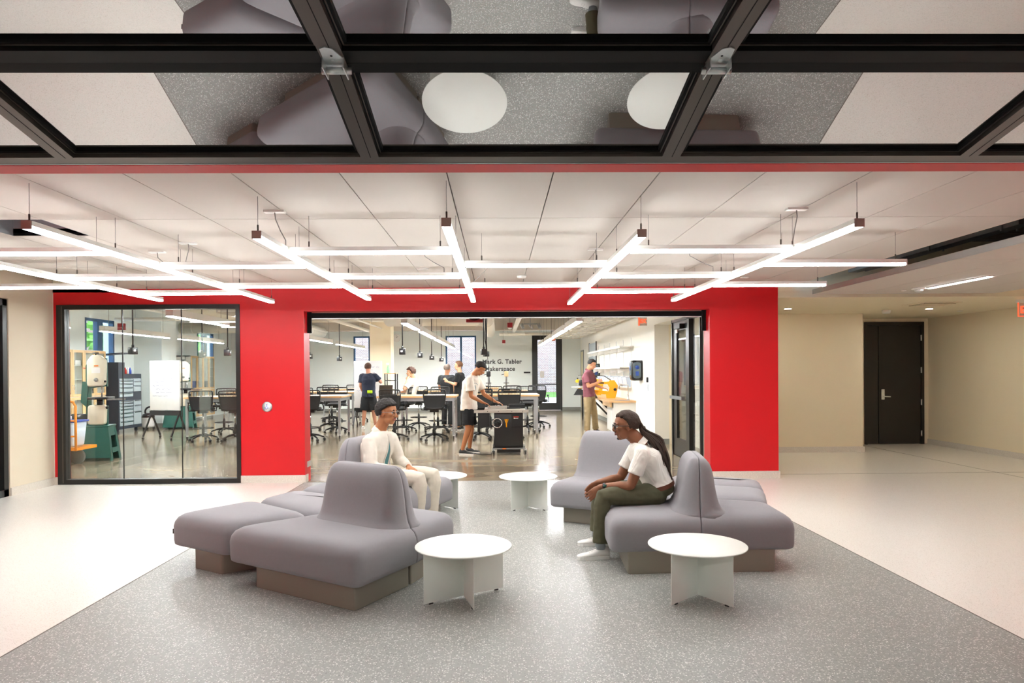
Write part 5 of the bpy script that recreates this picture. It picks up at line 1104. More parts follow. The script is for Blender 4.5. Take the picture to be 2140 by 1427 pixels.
class Head:
    def __init__(s, c, fwd, up, sc=1.0):
        s.c = V3(c); s.f = V3(fwd).normalized(); up = V3(up); s.l = up.cross(s.f).normalized(); s.u = s.f.cross(s.l); s.s = sc
        s.R = Matrix((s.f, s.l, s.u)).transposed()
    def p(s, x, y, z): return s.c + (s.f*x + s.l*y + s.u*z)*s.s
    def ell(s, mb, c, r, n=16, m=10): mb.ball(s.p(*c), tuple(v*s.s for v in r), n, m, s.R)
    def add(s, mb):
        e = s.ell
        e(mb, (-.012, 0, .032), (.096, .075, .086)); e(mb, (.028, 0, -.035), (.060, .056, .078)); e(mb, (.045, 0, .035), (.046, .060, .06))
        e(mb, (.052, 0, -.095), (.027, .028, .022)); e(mb, (.03, .038, -.07), (.04, .02, .035)); e(mb, (.03, -.038, -.07), (.04, .02, .035))
        for y in (-1, 1):
            e(mb, (.058, y*.038, -.012), (.028, .022, .022)); e(mb, (-.006, y*.077, -.006), (.018, .008, .032)); e(mb, (-.002, y*.073, -.024), (.012, .008, .014)); e(mb, (.082, y*.028, .026), (.012, .024, .009))
            e(mb, (.096, y*.011, -.03), (.012, .009, .008))
        mb.tube([s.p(.082, 0, .022), s.p(.096, 0, .0), s.p(.109, 0, -.022), s.p(.108, 0, -.03), s.p(.092, 0, -.036)], [.009*s.s, .0095*s.s, .0125*s.s, .012*s.s, .009*s.s], 10)
        e(mb, (.078, 0, -.058), (.017, .026, .016))
    def features(s, r, lip='8c4a3c', iris='24160f', brow='17120f', eyes=True):
        M('eye_white', 'e9e4dc', .25); ib = M('iris_'+iris, iris, .15); lb = M('lip_'+lip, lip, .45); bb_ = M('brow_'+brow, brow, .9)
        for y in (-1, 1):
            o = MB(); o.ball(s.p(.0765, y*.030, .002), .0125*s.s, 14, 10); ey = o.build('eye', 'eye_white', r)
            i = MB(); i.ball(s.p(.0845, y*.0300, .001), tuple(v*s.s for v in (.0052, .0062, .0062)), 12, 8, s.R); i.build('iris', ib, ey)
            l = MB(); l.tube([s.p(.079, y*.0155, .0045), s.p(.088, y*.024, .0095), s.p(.0885, y*.033, .0095), s.p(.078, y*.0435, .004)], [.0022*s.s, .0036*s.s, .0036*s.s, .002*s.s], 6); l.build('eyelid', bb_, ey)
            b = MB(); b.tube([s.p(.094, y*.012, .024), s.p(.094, y*.026, .0315), s.p(.082, y*.046, .026)], [.003*s.s, .0042*s.s, .002*s.s], 6); b.build('eyebrow', bb_, r)
        m = MB(); m.tube([s.p(.082, .024, -.0585), s.p(.0945, .010, -.055), s.p(.0955, 0, -.0565), s.p(.0945, -.010, -.055), s.p(.082, -.024, -.0585)], [.002*s.s, .0048*s.s, .0046*s.s, .0048*s.s, .002*s.s], 8)
        m.tube([s.p(.082, .022, -.060), s.p(.093, .009, -.066), s.p(.0935, 0, -.0668), s.p(.093, -.009, -.066), s.p(.082, -.022, -.060)], [.002*s.s, .0055*s.s, .006*s.s, .0055*s.s, .002*s.s], 8); m.build('lips', lb, r)
    def scalp(s, mb, rad, k=1.0, dens=170, jit=.0, hair=(.55, .40), low=-.45):
        random.seed(11); N = dens*2
        for i in range(N):
            z = 1-2*(i+.5)/N; t = PI*(1+5**.5)*i; rr = math.sqrt(1-z*z); d = Vector((rr*math.cos(t), rr*math.sin(t), z))
            if d.x > .35:
                if d.z < hair[0]: continue
            elif d.x > -.05:
                if d.z < hair[1]-(.35-d.x)*.9: continue
            elif d.z < low: continue
            j = 1+random.uniform(-jit, jit)
            mb.ball(s.p(-.012+d.x*.096*k*j, d.y*.076*k*j, .032+d.z*.087*k*j), rad*s.s*random.uniform(.85, 1.15), 8, 6)
    def glasses(s, r, mat, rim=.0022):
        g = MB(); 
        for y in (-1, 1):
            pts = [s.p(.103-.0035*((abs(u))/.026)**2, y*.034+u, .0+v) for u, v in ((-.024, .012), (-.012, .0165), (.012, .0165), (.024, .012), (.026, -.002), (.018, -.016), (0, -.0195), (-.018, -.016), (-.025, -.002))]
            g.tube(pts, rim*s.s, 6, closed=True)
            g.tube([s.p(.098, y*.060, .012), s.p(.06, y*.080, .010), s.p(.0, y*.084, .008), s.p(-.02, y*.084, -.006)], rim*1.1*s.s, 6)
        g.tube([s.p(.104, -.010, .006), s.p(.108, 0, .009), s.p(.104, .010, .006)], rim*s.s, 6); go = g.build('glasses', mat, r)
        for y in (-1, 1):
            pts = [s.p(.1025-.0035*(abs(u)/.026)**2, y*.034+u, v) for u, v in ((-.023, .011), (-.012, .0155), (.012, .0155), (.023, .011), (.025, -.002), (.017, -.015), (0, -.0185), (-.017, -.015), (-.024, -.002))]
            MB().add(pts, [tuple(range(9))]).build('lens', 'glass_pane', go)
def shoe(name, an, toe, mat, solemat, parent, s=1.0, w=.045):
    an, toe = V3(an), V3(toe); d = Vector((toe.x-an.x, toe.y-an.y, 0)).normalized(); l = Vector((-d.y, d.x, 0)); L = .27*s; heel = Vector((toe.x, toe.y, 0)) - d*L
    mb = MB(); rings = []
    prof = [(.0, .55, .075), (.03, .78, .095), (.10, .82, .105), (.2, .84, .103), (.3, .88, .098), (.42, .92, .083), (.55, 1.0, .066), (.7, 1.06, .055), (.84, 1.0, .05), (.94, .8, .043), (1.0, .45, .034)]
    for t, ww, h in prof:
        c = heel + d*L*t; g = []
        for k in range(14):
            a = 2*PI*k/14; y = math.cos(a)*w*s*ww; z = .014 + (h-.014)*(.5+.5*math.sin(a)); 
            if math.sin(a) > 0: y *= 1-.45*math.sin(a)**2
            g.append(c + l*y + Vector((0, 0, z*s)))
        rings.append(g)
    mb.loft(rings); o = mb.build(name, mat, parent)
    sm = MB(); pts = [(t, ww) for t, ww, h in prof]
    poly = [heel + d*L*t + l*w*s*(ww*1.06+.03) for t, ww in pts] + [heel + d*(L*t) - l*w*s*(ww*1.06+.03) for t, ww in reversed(pts)]
    sm.prism([(p.x, p.y) for p in poly], 0.0, .026*s); sm.build('sole', solemat, o)
    lc = MB()
    for i in range(4):
        t = .42+.07*i; c = heel + d*L*t + Vector((0, 0, (.088-.011*i)*s)); lc.tube([c - l*.022*s, c + Vector((0, 0, .006*s)), c + l*.022*s], .0028*s, 5)
    lc.build('laces', solemat, o); return o
def mixp(a, b, t): return V3(a).lerp(V3(b), t)
SKINS = {}
def skin(name, col): return M('skin_'+name, col, .48, var=.05, scale=12, spec=.35)
def person(J, label, loc, skin_m, head, vox=.008, top=None, bottom=None, shoes=None, hands=None, sc=1.0, build='m', belly=1.0, bare=None, face=None):
    """J: joints ; top/bottom: dict(mat, sleeve, len ...)"""
    r = root('person', label, 'person', loc)
    lat = V3(J['shF'])-V3(J['shN']); S = (V3(J['shF'])+V3(J['shN']))/2
    fw = sc
    sec = [(mixp(J['pelvis'], J['waist'], -.45), .150*fw, .105*fw), (V3(J['pelvis']), .168*fw, .118*fw), (mixp(J['pelvis'], J['waist'], .6), .158*fw, .108*fw*belly), (V3(J['waist']), .150*fw, .105*fw*belly), (mixp(J['waist'], J['chest'], .5), .155*fw, .108*fw), (V3(J['chest']), .170*fw, .115*fw), (S*.8+V3(J['chest'])*.2, .156*fw, .092*fw), (mixp(S, J['neck'], .55), .10*fw, .07*fw), (mixp(S, J['neck'], 1.0), .058*fw, .058*fw)]
    b = MB(); torso(b, sec, lat)
    H = Head(*head); H.add(b)
    limb(b, [mixp(J['neck'], S, .35), J['neck'], H.p(-.022, 0, -.05), H.p(-.015, 0, 0)], [.068*fw, .063*fw, .059*fw, .052*fw])
    for s in 'NF':
        limb(b, [mixp(J['sh'+s], S, .25), J['sh'+s], mixp(J['sh'+s], J['el'+s], .45), J['el'+s], mixp(J['el'+s], J['wr'+s], .35), J['wr'+s]], [.06*fw, .056*fw, .049*fw, .041*fw, .042*fw, .027*fw])
        limb(b, [mixp(J['hip'+s], J['pelvis'], .2), J['hip'+s], mixp(J['hip'+s], J['kn'+s], .5), J['kn'+s], mixp(J['kn'+s], J['an'+s], .3), J['an'+s]], [.09*fw, .09*fw, .076*fw, .056*fw, .056*fw, .036*fw])
        if 'toe'+s in J and not shoes: limb(b, [J['an'+s], mixp(J['an'+s], J['toe'+s], .5)-Vector((0, 0, .0)), V3(J['toe'+s])+Vector((0, 0, .012))], [.038*fw, .034*fw, .024*fw])
        if hands and s in hands: hand(b, J['wr'+s], *hands[s])
    bo = link('body', remesh(b, vox, 3), r, skin_m)
    if top:
        g = MB(); k = top.get('loose', .016)
        lo = top.get('hem', -.2)
        ts = [(mixp(J['pelvis'], J['waist'], lo), .166*fw+k, .118*fw+k)] + [(c, a+k, bb_+k) for c, a, bb_ in sec[2 if lo > .3 else 1:7]] + [(mixp(S, J['neck'], .35), .138*fw+k*.5, .088*fw+k*.5), (mixp(S, J['neck'], .65), .10*fw+k*.5, .078*fw+k*.4), (mixp(S, J['neck'], .92), .068*fw+k*.4, .066*fw+k*.3)]
        torso(g, ts, lat)
        for s in 'NF':
            sh, el, wr = J['sh'+s], J['el'+s], J['wr'+s]; kk = top.get('sl', .018)
            if top['sleeve'] <= 1: limb(g, [mixp(sh, S, .3), sh, mixp(sh, el, top['sleeve']*.5), mixp(sh, el, top['sleeve'])], [.056*fw+k*.4, .054*fw+k*.6, .051*fw+kk*.85, .049*fw+kk*1.2], cap=False)
            else: limb(g, [mixp(sh, S, .3), sh, mixp(sh, el, .5), el, mixp(el, wr, .45), mixp(el, wr, top['sleeve']-1)], [.058*fw+k*.4, .055*fw+k*.6, .052*fw+kk*.9, .046*fw+kk*1.0, .042*fw+kk*.9, .033*fw+kk*.6], cap=False)
        so = link(top['name'], remesh(g, max(vox, .009), 3, top.get('amp', .004), top.get('freq', 13), top.get('cut')), r, top['mat'])
        if top.get('under'):
            u = MB(); torso(u, [(c, a+.006, bb_+.006) for c, a, bb_ in sec[2:8]], lat); link('t_shirt', remesh(u, .01, 2), r, top['under'])
        if top.get('collar'):
            c0 = mixp(S, J['neck'], .82); ax = (V3(H.c)-V3(J['neck'])).normalized(); cm = MB(); l = (lat - ax*lat.dot(ax)).normalized(); f = l.cross(ax); fo = f if f.dot(H.f) > 0 else -f
            rg = []
            for rr, hh in ((.086, -.012), (.080, .012), (.072, .036), (.067, .038), (.067, .008)):
                rg.append([c0 + l*rr*fw*math.cos(t) + fo*rr*fw*1.05*math.sin(t) + ax*(hh-.022*max(0, math.sin(t))) for t in [PI*.56+2*PI*.88*q/20 for q in range(21)]])
            vs = [v for g_ in rg for v in g_]; n = 21; cm.add(vs, [(i*n+q, i*n+q+1, (i+1)*n+q+1, (i+1)*n+q) for i in range(4) for q in range(20)], True); cm.build('collar', top['mat'], so)
        if top.get('cuffs'):
            for s in 'NF': d = (V3(J['wr'+s])-V3(J['el'+s])).normalized(); p = mixp(J['el'+s], J['wr'+s], top['sleeve']-1); MB().tube([p-d*.03, p+d*.012], [.046*fw, .044*fw], 14).build('cuff', top['mat'], so)
    if bottom:
        g = MB(); k = bottom.get('loose', .016)
        torso(g, [(sec[0][0], sec[0][1]+k, sec[0][2]+k), (sec[1][0], sec[1][1]+k, sec[1][2]+k), (sec[2][0], sec[2][1]+k*.9, sec[2][2]+k*.9), (mixp(J['pelvis'], J['waist'], bottom.get('rise', .85)), .154*fw+k*.8, .107*fw*belly+k*.8)], lat)
        for s in 'NF':
            hp, kn, an = J['hip'+s], J['kn'+s], J['an'+s]; e = bottom['len']
            if e <= 1: limb(g, [mixp(hp, J['pelvis'], .2), hp, mixp(hp, kn, e*.5), mixp(hp, kn, e)], [.094*fw+k*.6, .094*fw+k, .082*fw+k*1.4, .075*fw+k*1.8], cap=False)
            else: limb(g, [mixp(hp, J['pelvis'], .2), hp, mixp(hp, kn, .5), kn, mixp(kn, an, .5), mixp(kn, an, e-1)], [.094*fw+k*.5, .094*fw+k*.8, .078*fw+k, .06*fw+k, .053*fw+k*1.4, .047*fw+k*1.7], cap=False)
        link(bottom['name'], remesh(g, max(vox, .009), 3, bottom.get('amp', .004), bottom.get('freq', 15)), r, bottom['mat'])
    if shoes:
        for s in 'NF': shoe('shoe', J['an'+s], J['toe'+s], shoes[0], shoes[1], r, shoes[2] if len(shoes) > 2 else 1.0)
    return r, H
M('olive', '54523c', .85, var=.08, scale=30, bump=.1, bscale=400); M('cream_cloth', 'd6cfc3', .9, var=.04, scale=30, bump=.15, bscale=300); M('cream_pants', 'cdc5b5', .9, var=.05, scale=30); M('teal', '46777a', .9)
M('shoe_white', 'ecebe6', .5); M('sole_white', 'f1f0ec', .5); M('shoe_black', '1d1d1f', .6); M('hair_black', '17120f', .7, var=.2, scale=40); M('hair_locs', '38291f', .8, var=.3, scale=60, bump=.5, bscale=150); M('hair_brown', '4a3226', .75, var=.2, scale=40); M('hair_auburn', '6d4a30', .75, var=.2, scale=40); M('hair_grey', '77695e', .75, var=.2, scale=40)
M('navy_tee', '262c3e', .9, var=.08); M('black_cloth', '17181a', .9, var=.1); M('tee_white', 'e6ded0', .9, var=.03); M('burgundy', '75404a', .85, var=.06, scale=30); M('khaki', '8f7c5b', .85, var=.07, scale=30); M('charcoal', '2f3133', .9); M('belt_brown', '6e3b26', .5); M('neon', 'b9e01a', .7); M('glass_dark', '15151a', .25); M('glass_metal', '8f8a84', .3, metal=.6); M('sock_grey', '9aa0a4', .9)
def ribbed():
    m, nt, p = nodes('rib_white'); tc = nt.nodes.new('ShaderNodeTexCoord'); w = nt.nodes.new('ShaderNodeTexWave'); w.inputs['Scale'].default_value = 26; w.bands_direction = 'Y'; w.inputs['Distortion'].default_value = .6
    nt.links.new(tc.outputs['Object'], w.inputs['Vector']); b = nt.nodes.new('ShaderNodeBump'); b.inputs['Strength'].default_value = .3; b.inputs['Distance'].default_value = .006; nt.links.new(w.outputs['Fac'], b.inputs['Height']); nt.links.new(b.outputs[0], p.inputs['Normal'])
    p.inputs['Base Color'].default_value = srgb('ece8df'); p.inputs['Roughness'].default_value = .9
ribbed()
# ---- man with long locs, seated on the right, facing left
J = {'neck': (1.215, 5.9, .935), 'chest': (1.262, 5.9, .80), 'waist': (1.345, 5.9, .625), 'pelvis': (1.372, 5.9, .535), 'shN': (1.195, 5.72, .862), 'elN': (1.09, 5.70, .598), 'wrN': (.862, 5.80, .572), 'shF': (1.205, 6.08, .862), 'elF': (1.075, 6.11, .60), 'wrF': (.852, 5.94, .585),
     'hipN': (1.315, 5.805, .505), 'knN': (.862, 5.70, .505), 'anN': (.835, 5.69, .10), 'toeN': (.64, 5.67, .03), 'hipF': (1.315, 5.995, .505), 'knF': (.90, 6.10, .49), 'anF': (.865, 6.12, .10), 'toeF': (.695, 6.12, .03)}
SK = skin('deep', '8a5a40')
rm, H = person(J, 'seated man with long dark locs, glasses, white knit polo and olive trousers', (1.2, 5.9, 0), SK, ((1.088, 5.9, 1.075), (-1, -.04, -.06), (.06, 0, 1), 1.0), vox=.0055,
    top=dict(name='shirt', mat='rib_white', sleeve=.66, hem=.46, loose=.02, sl=.016, collar=True, amp=.0045), bottom=dict(name='trousers', mat='olive', len=1.93, loose=.012, amp=.004, rise=.5), shoes=('shoe_white', 'sole_white', 1.0),
    hands={'N': ((-.72, .22, -.62), (.1, .95, -.25), 1, .35), 'F': ((-.78, -.25, -.55), (.1, -.95, -.25), -1, .3)})
H.features(rm, '7c463c'); H.glasses(rm, 'glass_dark', .0028)
gb = MB(); gb.ball(H.p(.068, 0, -.102), (.014, .017, .012), 10, 8); gb.tube([H.p(.094, .016, -.048), H.p(.099, 0, -.0455), H.p(.094, -.016, -.048)], .0028, 6); gb.build('beard', 'hair_black', rm)
hb = MB(); H.scalp(hb, .0185, 1.04, 150, .0, (.62, .42), -.5); ho = link('hair', remesh(hb, .006, 2), rm, 'hair_locs')
tie = Vector((1.238, 5.9, 1.035)); random.seed(5); tail_end = Vector((1.455, 5.86, .60))
for i in range(30):
    # from the hairline over the scalp to the tie, then down the back
    a = -1+2*(i % 10)/9; row = i//10; th = a*1.25; zz = [.62, .95, .35][row]; xx = [.55, .2, .3][row]
    d = Vector((xx, math.sin(th)*math.sqrt(max(0, 1-min(.98, xx*xx))), zz)); d.normalize()
    p0 = H.p(-.012+d.x*.103, d.y*.082, .032+d.z*.094); dm = Vector((-.45, math.sin(th)*.7, .55)).normalized(); p1 = H.p(-.012+dm.x*.104, dm.y*.083, .032+dm.z*.095)
    dn = Vector((-.9, math.sin(th)*.45, .12)).normalized(); p2 = H.p(-.012+dn.x*.106, dn.y*.083, .032+dn.z*.095)
    o1 = Vector((random.uniform(-.042, .042), random.uniform(-.05, .05), random.uniform(-.03, .03))); ln = random.uniform(.72, 1.02); o2 = Vector((random.uniform(-.03, .03), random.uniform(-.07, .06), 0))
    q = [p0, p1, p2, tie+o1*.6, tie.lerp(tail_end, .35*ln)+o1*1.5+Vector((.045, 0, .03)), tie.lerp(tail_end, .7*ln)+o1*.8+o2*.9+Vector((.03, 0, .015)), tie.lerp(tail_end, ln)+o2]
    m = MB(); P_ = [q[0]*2-q[1]]+q+[q[-1]*2-q[-2]]; pts = []
    for j in range(1, len(P_)-2):
        for k in range(4):
            t = k/4; A, B_, C_, D_ = P_[j-1], P_[j], P_[j+1], P_[j+2]; pts.append(.5*((2*B_)+(C_-A)*t+(2*A-5*B_+4*C_-D_)*t*t+(3*B_-A-3*C_+D_)*t**3))
    pts.append(q[-1]); m.tube(pts, [random.uniform(.0085, .0115) for _ in pts[:-1]]+[.004], 6); m.build('loc', 'hair_locs', ho)
MB().tube([tie+Vector((0, .034*math.cos(t), .034*math.sin(t))) for t in [2*PI*k/14 for k in range(14)]], .005, 6, closed=True).build('hair_tie', 'hair_black', ho)
MB().tube([tie+Vector((.012, .036*math.cos(t), .036*math.sin(t))) for t in [2*PI*k/14 for k in range(14)]], .005, 6, closed=True).build('hair_tie', 'hair_black', ho)
wd = (V3(J['wrN'])-V3(J['elN'])).normalized(); wp = V3(J['wrN'])-wd*.03; MB().tube([wp-wd*.011, wp+wd*.011], .0335, 16).build('watch', 'glass_dark', rm); MB().ball(wp+Vector((0, -.03, .012)), (.014, .008, .014)).build('watch_face', 'machine_green', rm)
bl = MB(); c = mixp(J['pelvis'], J['waist'], .38); ax = (V3(J['waist'])-V3(J['pelvis'])).normalized(); l = Vector((0, 1, 0)); f = ax.cross(l)
bl.loft([[c + ax*h + l*.187*math.cos(t) + f*.139*math.sin(t) for t in [2*PI*k/28 for k in range(28)]] for h in (-.018, .018)], cap=False); bl.build('belt', 'belt_brown', rm)
for s in 'NF':
    MB().cyl(V3(J['an'+s])-Vector((0, 0, .02)), V3(J['an'+s])+Vector((0, 0, .07)), .041, 14).build('sock', 'sock_grey', rm)
# ---- man in the cream jacket, seated on the left, facing right
J = {'neck': (-1.19, 6.97, .972), 'chest': (-1.225, 6.98, .80), 'waist': (-1.262, 6.99, .63), 'pelvis': (-1.275, 7.0, .535), 'shN': (-1.28, 6.82, .875), 'elN': (-1.235, 6.73, .615), 'wrN': (-.99, 6.80, .575), 'shF': (-1.105, 7.12, .875), 'elF': (-1.03, 7.17, .64), 'wrF': (-.915, 7.02, .59),
     'hipN': (-1.225, 6.90, .51), 'knN': (-.775, 6.76, .505), 'anN': (-.80, 6.77, .10), 'toeN': (-.62, 6.71, .03), 'hipF': (-1.205, 7.08, .51), 'knF': (-.66, 7.03, .505), 'anF': (-.69, 7.03, .10), 'toeF': (-.515, 6.98, .03)}
lm, H = person(J, 'seated man in cream jacket, pale trousers and clear glasses facing right', (-1.2, 7, 0), skin('warm', 'a8714c'), ((-1.112, 6.945, 1.145), (.86, -.42, -.03), (0, 0, 1), 1.0), vox=.0055,
    top=dict(name='jacket', mat='cream_cloth', sleeve=1.9, hem=.1, loose=.024, sl=.022, collar=True, cuffs=True, amp=.003, freq=16), bottom=dict(name='trousers', mat='cream_pants', len=1.95, loose=.014, amp=.003, freq=16), shoes=('shoe_white', 'sole_white', 1.0),
    hands={'N': ((.90, .25, -.2), (.1, -.2, -1), 1, .3), 'F': ((.6, -.7, -.25), (0, 0, -1), -1, .35)})
H.features(lm, '9a5a4c'); H.glasses(lm, 'glass_metal', .0017)
from mathutils.bvhtree import BVHTree
def front_strip(jk, ff, org, zs, width, parent):
    """t-shirt showing between the jacket fronts: follows the jacket's surface"""
    me = jk.data; bv = BVHTree.FromPolygons([v.co for v in me.vertices], [p.vertices for p in me.polygons]); la = Vector((-ff.y, ff.x, 0)); rows = []
    for z in zs:
        row = []
        for u in (-1, -.5, 0, .5, 1):
            o = Vector((org[0], org[1], z)) + la*(u*width(z)+.006) + ff*.5; h = bv.ray_cast(o, -ff)[0]
            row.append((h if h else o-ff*.37) + ff*.0035)
        rows.append(row)
    n = 5; m = MB(); m.add([p for r_ in rows for p in r_], [(i*n+q, i*n+q+1, (i+1)*n+q+1, (i+1)*n+q) for i in range(len(rows)-1) for q in range(n-1)], True); m.build('t_shirt', 'teal', parent)
    for e in (0, 4): MB().tube([r_[e]+ff*.001 for r_ in rows], .0065, 6).build('zip_edge', 'cream_cloth', parent)
jk = [c for c in bpy.data.objects if c.parent == lm and c.name.startswith('jacket')][0]
front_strip(jk, Vector((.90, -.43, 0)), (-1.2, 6.975), [.93-.37*i/15 for i in range(16)], lambda z: .005+.034*max(0, min(1, (.885-z)/.2)), jk)
mb = MB(); mb.tube([H.p(.093, .018, -.049), H.p(.099, .006, -.046), H.p(.099, -.006, -.046), H.p(.093, -.018, -.049)], .0024, 6); mb.build('moustache', 'hair_black', lm)
hb = MB(); H.scalp(hb, .0175, 1.13, 230, .05, (.50, .36), -.5); link('hair', remesh(hb, .006, 1, .004, 70), lm, 'hair_black')
# ---- man in white t-shirt and black shorts at the table saw
J = {'neck': (-.455, 13.0, 1.49), 'chest': (-.515, 13.02, 1.32), 'waist': (-.56, 13.05, 1.04), 'pelvis': (-.555, 13.05, .87), 'shN': (-.53, 12.83, 1.41), 'elN': (-.50, 12.79, 1.10), 'wrN': (-.29, 12.88, .975), 'shF': (-.40, 13.18, 1.40), 'elF': (-.27, 13.15, 1.12), 'wrF': (-.06, 13.03, .985),
     'hipN': (-.565, 12.96, .82), 'knN': (-.565, 12.9, .48), 'anN': (-.675, 12.92, .10), 'toeN': (-.47, 12.86, .03), 'hipF': (-.535, 13.14, .82), 'knF': (-.52, 13.18, .48), 'anF': (-.555, 13.22, .10), 'toeF': (-.36, 13.16, .03)}
wm, H = person(J, 'young man in white t-shirt and black shorts working at the table saw', (-.55, 13, 0), skin('tan', 'b67a52'), ((-.335, 12.96, 1.60), (.78, -.15, -.62), (.6, 0, .8), 1.0), vox=.009,
    top=dict(name='t_shirt', mat='tee_white', sleeve=.72, hem=-.25, loose=.035, sl=.035, amp=.008, freq=9), bottom=dict(name='shorts', mat='black_cloth', len=.80, loose=.022, amp=.006), shoes=('shoe_black', 'sole_white', 1.02), hands={'N': ((.85, .25, -.3), (0, 0, -1), 1, .35), 'F': ((.95, -.1, -.3), (0, 0, -1), -1, .3)})
H.features(wm); hb = MB(); H.scalp(hb, .02, 1.08, 170, .02, (.45, .3), -.35); link('hair', remesh(hb, .009, 2), wm, 'hair_black')
pm = MB().tube(arc((-.43, 12.845, 1.28), .055, .3, 2.9, 8, 'XZ'), .005, 5).tube([(-.44, 12.84, 1.3), (-.42, 12.84, 1.26), (-.43, 12.84, 1.2)], .012, 6).build('shirt_print', 'drawer_grey', wm)
# ---- man in burgundy polo at the counter
J = {'neck': (2.20, 16.85, 1.565), 'chest': (2.19, 16.85, 1.38), 'waist': (2.21, 16.85, 1.08), 'pelvis': (2.225, 16.85, .93), 'shN': (2.125, 16.67, 1.47), 'elN': (2.17, 16.58, 1.17), 'wrN': (2.43, 16.70, 1.27), 'shF': (2.30, 17.0, 1.46), 'elF': (2.40, 17.06, 1.19), 'wrF': (2.56, 16.93, 1.13),
     'hipN': (2.175, 16.76, .87), 'knN': (2.16, 16.71, .47), 'anN': (2.14, 16.68, .09), 'toeN': (2.36, 16.58, .03), 'hipF': (2.28, 16.95, .87), 'knF': (2.37, 17.02, .47), 'anF': (2.41, 17.10, .09), 'toeF': (2.63, 17.03, .03)}
bm_, H = person(J, 'man in burgundy polo and khaki trousers standing at the counter saw', (2.25, 16.9, 0), skin('light', 'c58d6c'), ((2.285, 16.8, 1.70), (.85, -.3, -.42), (.4, 0, .9), 1.0), vox=.01,
    top=dict(name='polo_shirt', mat='burgundy', sleeve=.7, hem=-.1, loose=.026, sl=.024, collar=True, amp=.006), bottom=dict(name='trousers', mat='khaki', len=1.95, loose=.018, amp=.006), shoes=('charcoal', 'belt_brown', 1.05), hands={'N': ((.7, .2, .5), (.2, .9, 0), 1, .9), 'F': ((.9, -.3, -.2), (0, -.2, -1), -1, .5)})
H.features(bm_); hb = MB(); H.scalp(hb, .018, 1.05, 150, .02, (.6, .42), -.45); link('hair', remesh(hb, .009, 2), bm_, 'hair_black')
# ---- man writing on the whiteboard, seen from behind
J = {'neck': (-3.552, 19.0, 1.53), 'chest': (-3.553, 18.99, 1.34), 'waist': (-3.545, 19.0, 1.04), 'pelvis': (-3.545, 19.0, .90), 'shN': (-3.735, 19.0, 1.455), 'elN': (-3.77, 18.98, 1.18), 'wrN': (-3.72, 19.12, .98), 'shF': (-3.365, 19.0, 1.455), 'elF': (-3.23, 19.06, 1.28), 'wrF': (-3.25, 19.32, 1.26),
     'hipN': (-3.64, 19.0, .84), 'knN': (-3.665, 18.96, .45), 'anN': (-3.70, 18.97, .09), 'toeN': (-3.74, 19.19, .03), 'hipF': (-3.455, 19.0, .84), 'knF': (-3.41, 18.98, .45), 'anF': (-3.37, 19.0, .09), 'toeF': (-3.35, 19.22, .03)}
nm_, H = person(J, 'man in navy t-shirt and black shorts writing on the whiteboard', (-3.55, 19, 0), skin('pink', 'c78f74'), ((-3.562, 19.02, 1.675), (.15, 1, -.05), (0, 0, 1), 1.0), vox=.011,
    top=dict(name='t_shirt', mat='navy_tee', sleeve=.7, hem=-.2, loose=.03, sl=.028, amp=.008, freq=9), bottom=dict(name='shorts', mat='black_cloth', len=.85, loose=.03), shoes=('shoe_white', 'sole_white', 1.0), hands={'N': ((.1, .3, -.9), (1, 0, 0), -1, .4), 'F': ((0, .9, .2), (-1, 0, 0), 1, .8)})
hb = MB(); H.scalp(hb, .02, 1.06, 150, .02, (.6, .4), -.5); link('hair', remesh(hb, .01, 2), nm_, 'hair_brown')
MB().bbox(-3.56, -3.42, 18.835, 18.86, .98, 1.06, .008).build('waist_pouch', 'neon', nm_)
# ---- man in white seated behind the middle table, hand on chin
J = {'neck': (-2.185, 17.93, 1.40), 'chest': (-2.195, 17.93, 1.22), 'waist': (-2.26, 17.93, .98), 'pelvis': (-2.285, 17.93, .85), 'shN': (-2.19, 17.76, 1.315), 'elN': (-2.40, 17.62, 1.09), 'wrN': (-2.335, 17.79, 1.345), 'shF': (-2.18, 18.1, 1.315), 'elF': (-2.30, 18.08, 1.10), 'wrF': (-2.45, 17.85, 1.05),
     'hipN': (-2.30, 17.84, .83), 'knN': (-2.66, 17.80, .80), 'anN': (-2.64, 17.8, .40), 'toeN': (-2.8, 17.8, .33), 'hipF': (-2.30, 18.02, .83), 'knF': (-2.66, 18.08, .80), 'anF': (-2.64, 18.08, .40), 'toeF': (-2.8, 18.08, .33)}
sm_, H = person(J, 'man in white t-shirt seated behind the laptop, hand at his chin', (-2.28, 17.93, 0), skin('fair', 'd3a17f'), ((-2.262, 17.92, 1.54), (-.95, -.25, -.05), (0, 0, 1), 1.0), vox=.011,
    top=dict(name='t_shirt', mat='tee_white', sleeve=.75, hem=0, loose=.03, sl=.03, amp=.008), bottom=dict(name='trousers', mat='charcoal', len=1.9, loose=.015), hands={'N': ((.1, .35, .6), (.3, .9, 0), 1, 1.0), 'F': ((-.9, 0, -.2), (0, 0, -1), -1, .4)})
H.features(sm_); hb = MB(); H.scalp(hb, .022, 1.14, 180, .06, (.5, .35), -.5); link('hair', remesh(hb, .01, 1, .006, 50), sm_, 'hair_brown')
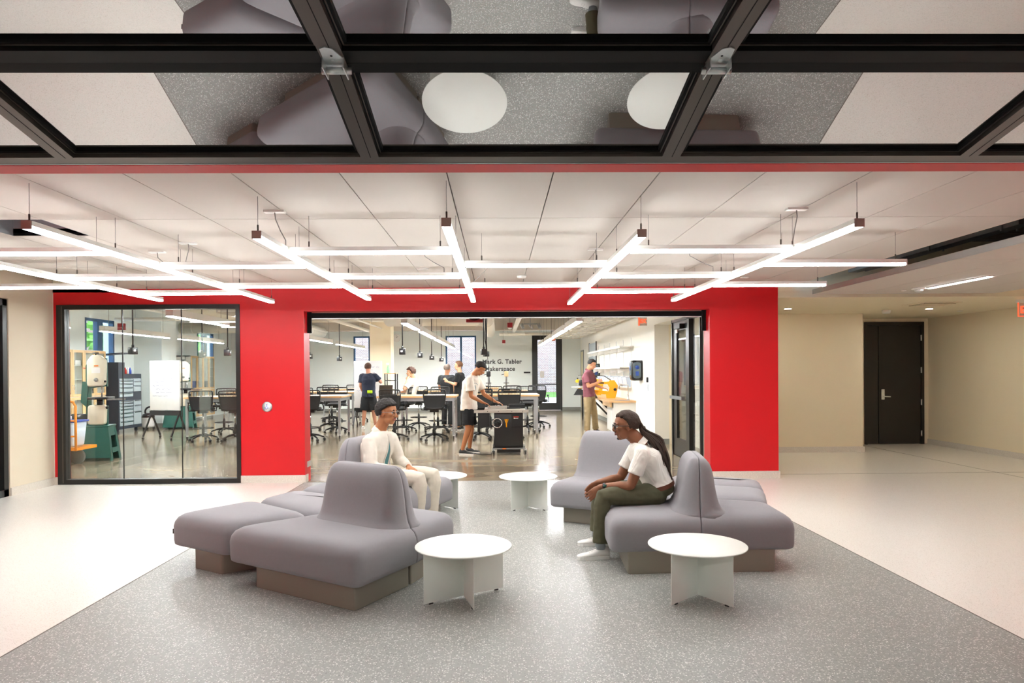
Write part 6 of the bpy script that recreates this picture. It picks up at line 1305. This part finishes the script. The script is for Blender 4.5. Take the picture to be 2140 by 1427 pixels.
# ---- two men talking behind the tables
def stander(x, y, z, fwd, label, sk, tp, hr, gesture=None, hem=-.2):
    f = V3(fwd).normalized(); l = Vector((-f.y, f.x, 0)); h = z; P_ = lambda a, b, c: tuple(Vector((x, y, 0)) + f*a + l*b + Vector((0, 0, c*h/1.78)))
    J = {'neck': P_(-.01, 0, 1.52), 'chest': P_(-.01, 0, 1.34), 'waist': P_(0, 0, 1.06), 'pelvis': P_(0, 0, .92), 'shN': P_(-.01, .19, 1.45), 'elN': P_(.0, .24, 1.17), 'wrN': P_(.12, .2, .95), 'shF': P_(-.01, -.19, 1.45), 'elF': P_(0, -.24, 1.17), 'wrF': P_(.1, -.22, .95),
         'hipN': P_(0, .095, .86), 'knN': P_(.02, .1, .47), 'anN': P_(0, .1, .09), 'toeN': P_(.2, .12, .03), 'hipF': P_(0, -.095, .86), 'knF': P_(.02, -.1, .47), 'anF': P_(0, -.1, .09), 'toeF': P_(.2, -.12, .03)}
    hd = {'N': (tuple(f*.3-Vector((0, 0, 1))), tuple(-l), 1, .4), 'F': (tuple(f*.3-Vector((0, 0, 1))), tuple(l), -1, .4)}
    if gesture: J['elN'] = P_(.04, .24, 1.2); J['wrN'] = P_(.26, .2, 1.27); hd['N'] = (tuple(f*.7+Vector((0, 0, .6))), tuple(-l), 1, .5)
    r, H = person(J, label, (x, y, 0), sk, (P_(.03, 0, 1.685), fwd, (0, 0, 1), 1.0), vox=.012, top=dict(name='shirt', mat=tp, sleeve=.75, hem=hem, loose=.03, sl=.026, amp=.006), bottom=dict(name='trousers', mat='charcoal', len=1.95, loose=.016), shoes=('shoe_black', 'sole_white', 1.0), hands=hd)
    H.features(r); hb = MB(); H.scalp(hb, .018, 1.05, 140, .02, (.6, .42), -.5); link('hair', remesh(hb, .011, 2), r, hr); return r
stander(-1.40, 18.95, 1.72, (.5, 1, 0), 'grey haired man in dark shirt, back turned, beside the talking man', skin('light', 'c58d6c'), 'charcoal', 'hair_grey')
stander(-1.03, 18.42, 1.80, (-1, .25, 0), 'man in black t-shirt gesturing with one hand, facing left', skin('fair', 'd3a17f'), 'black_cloth', 'hair_auburn', True)
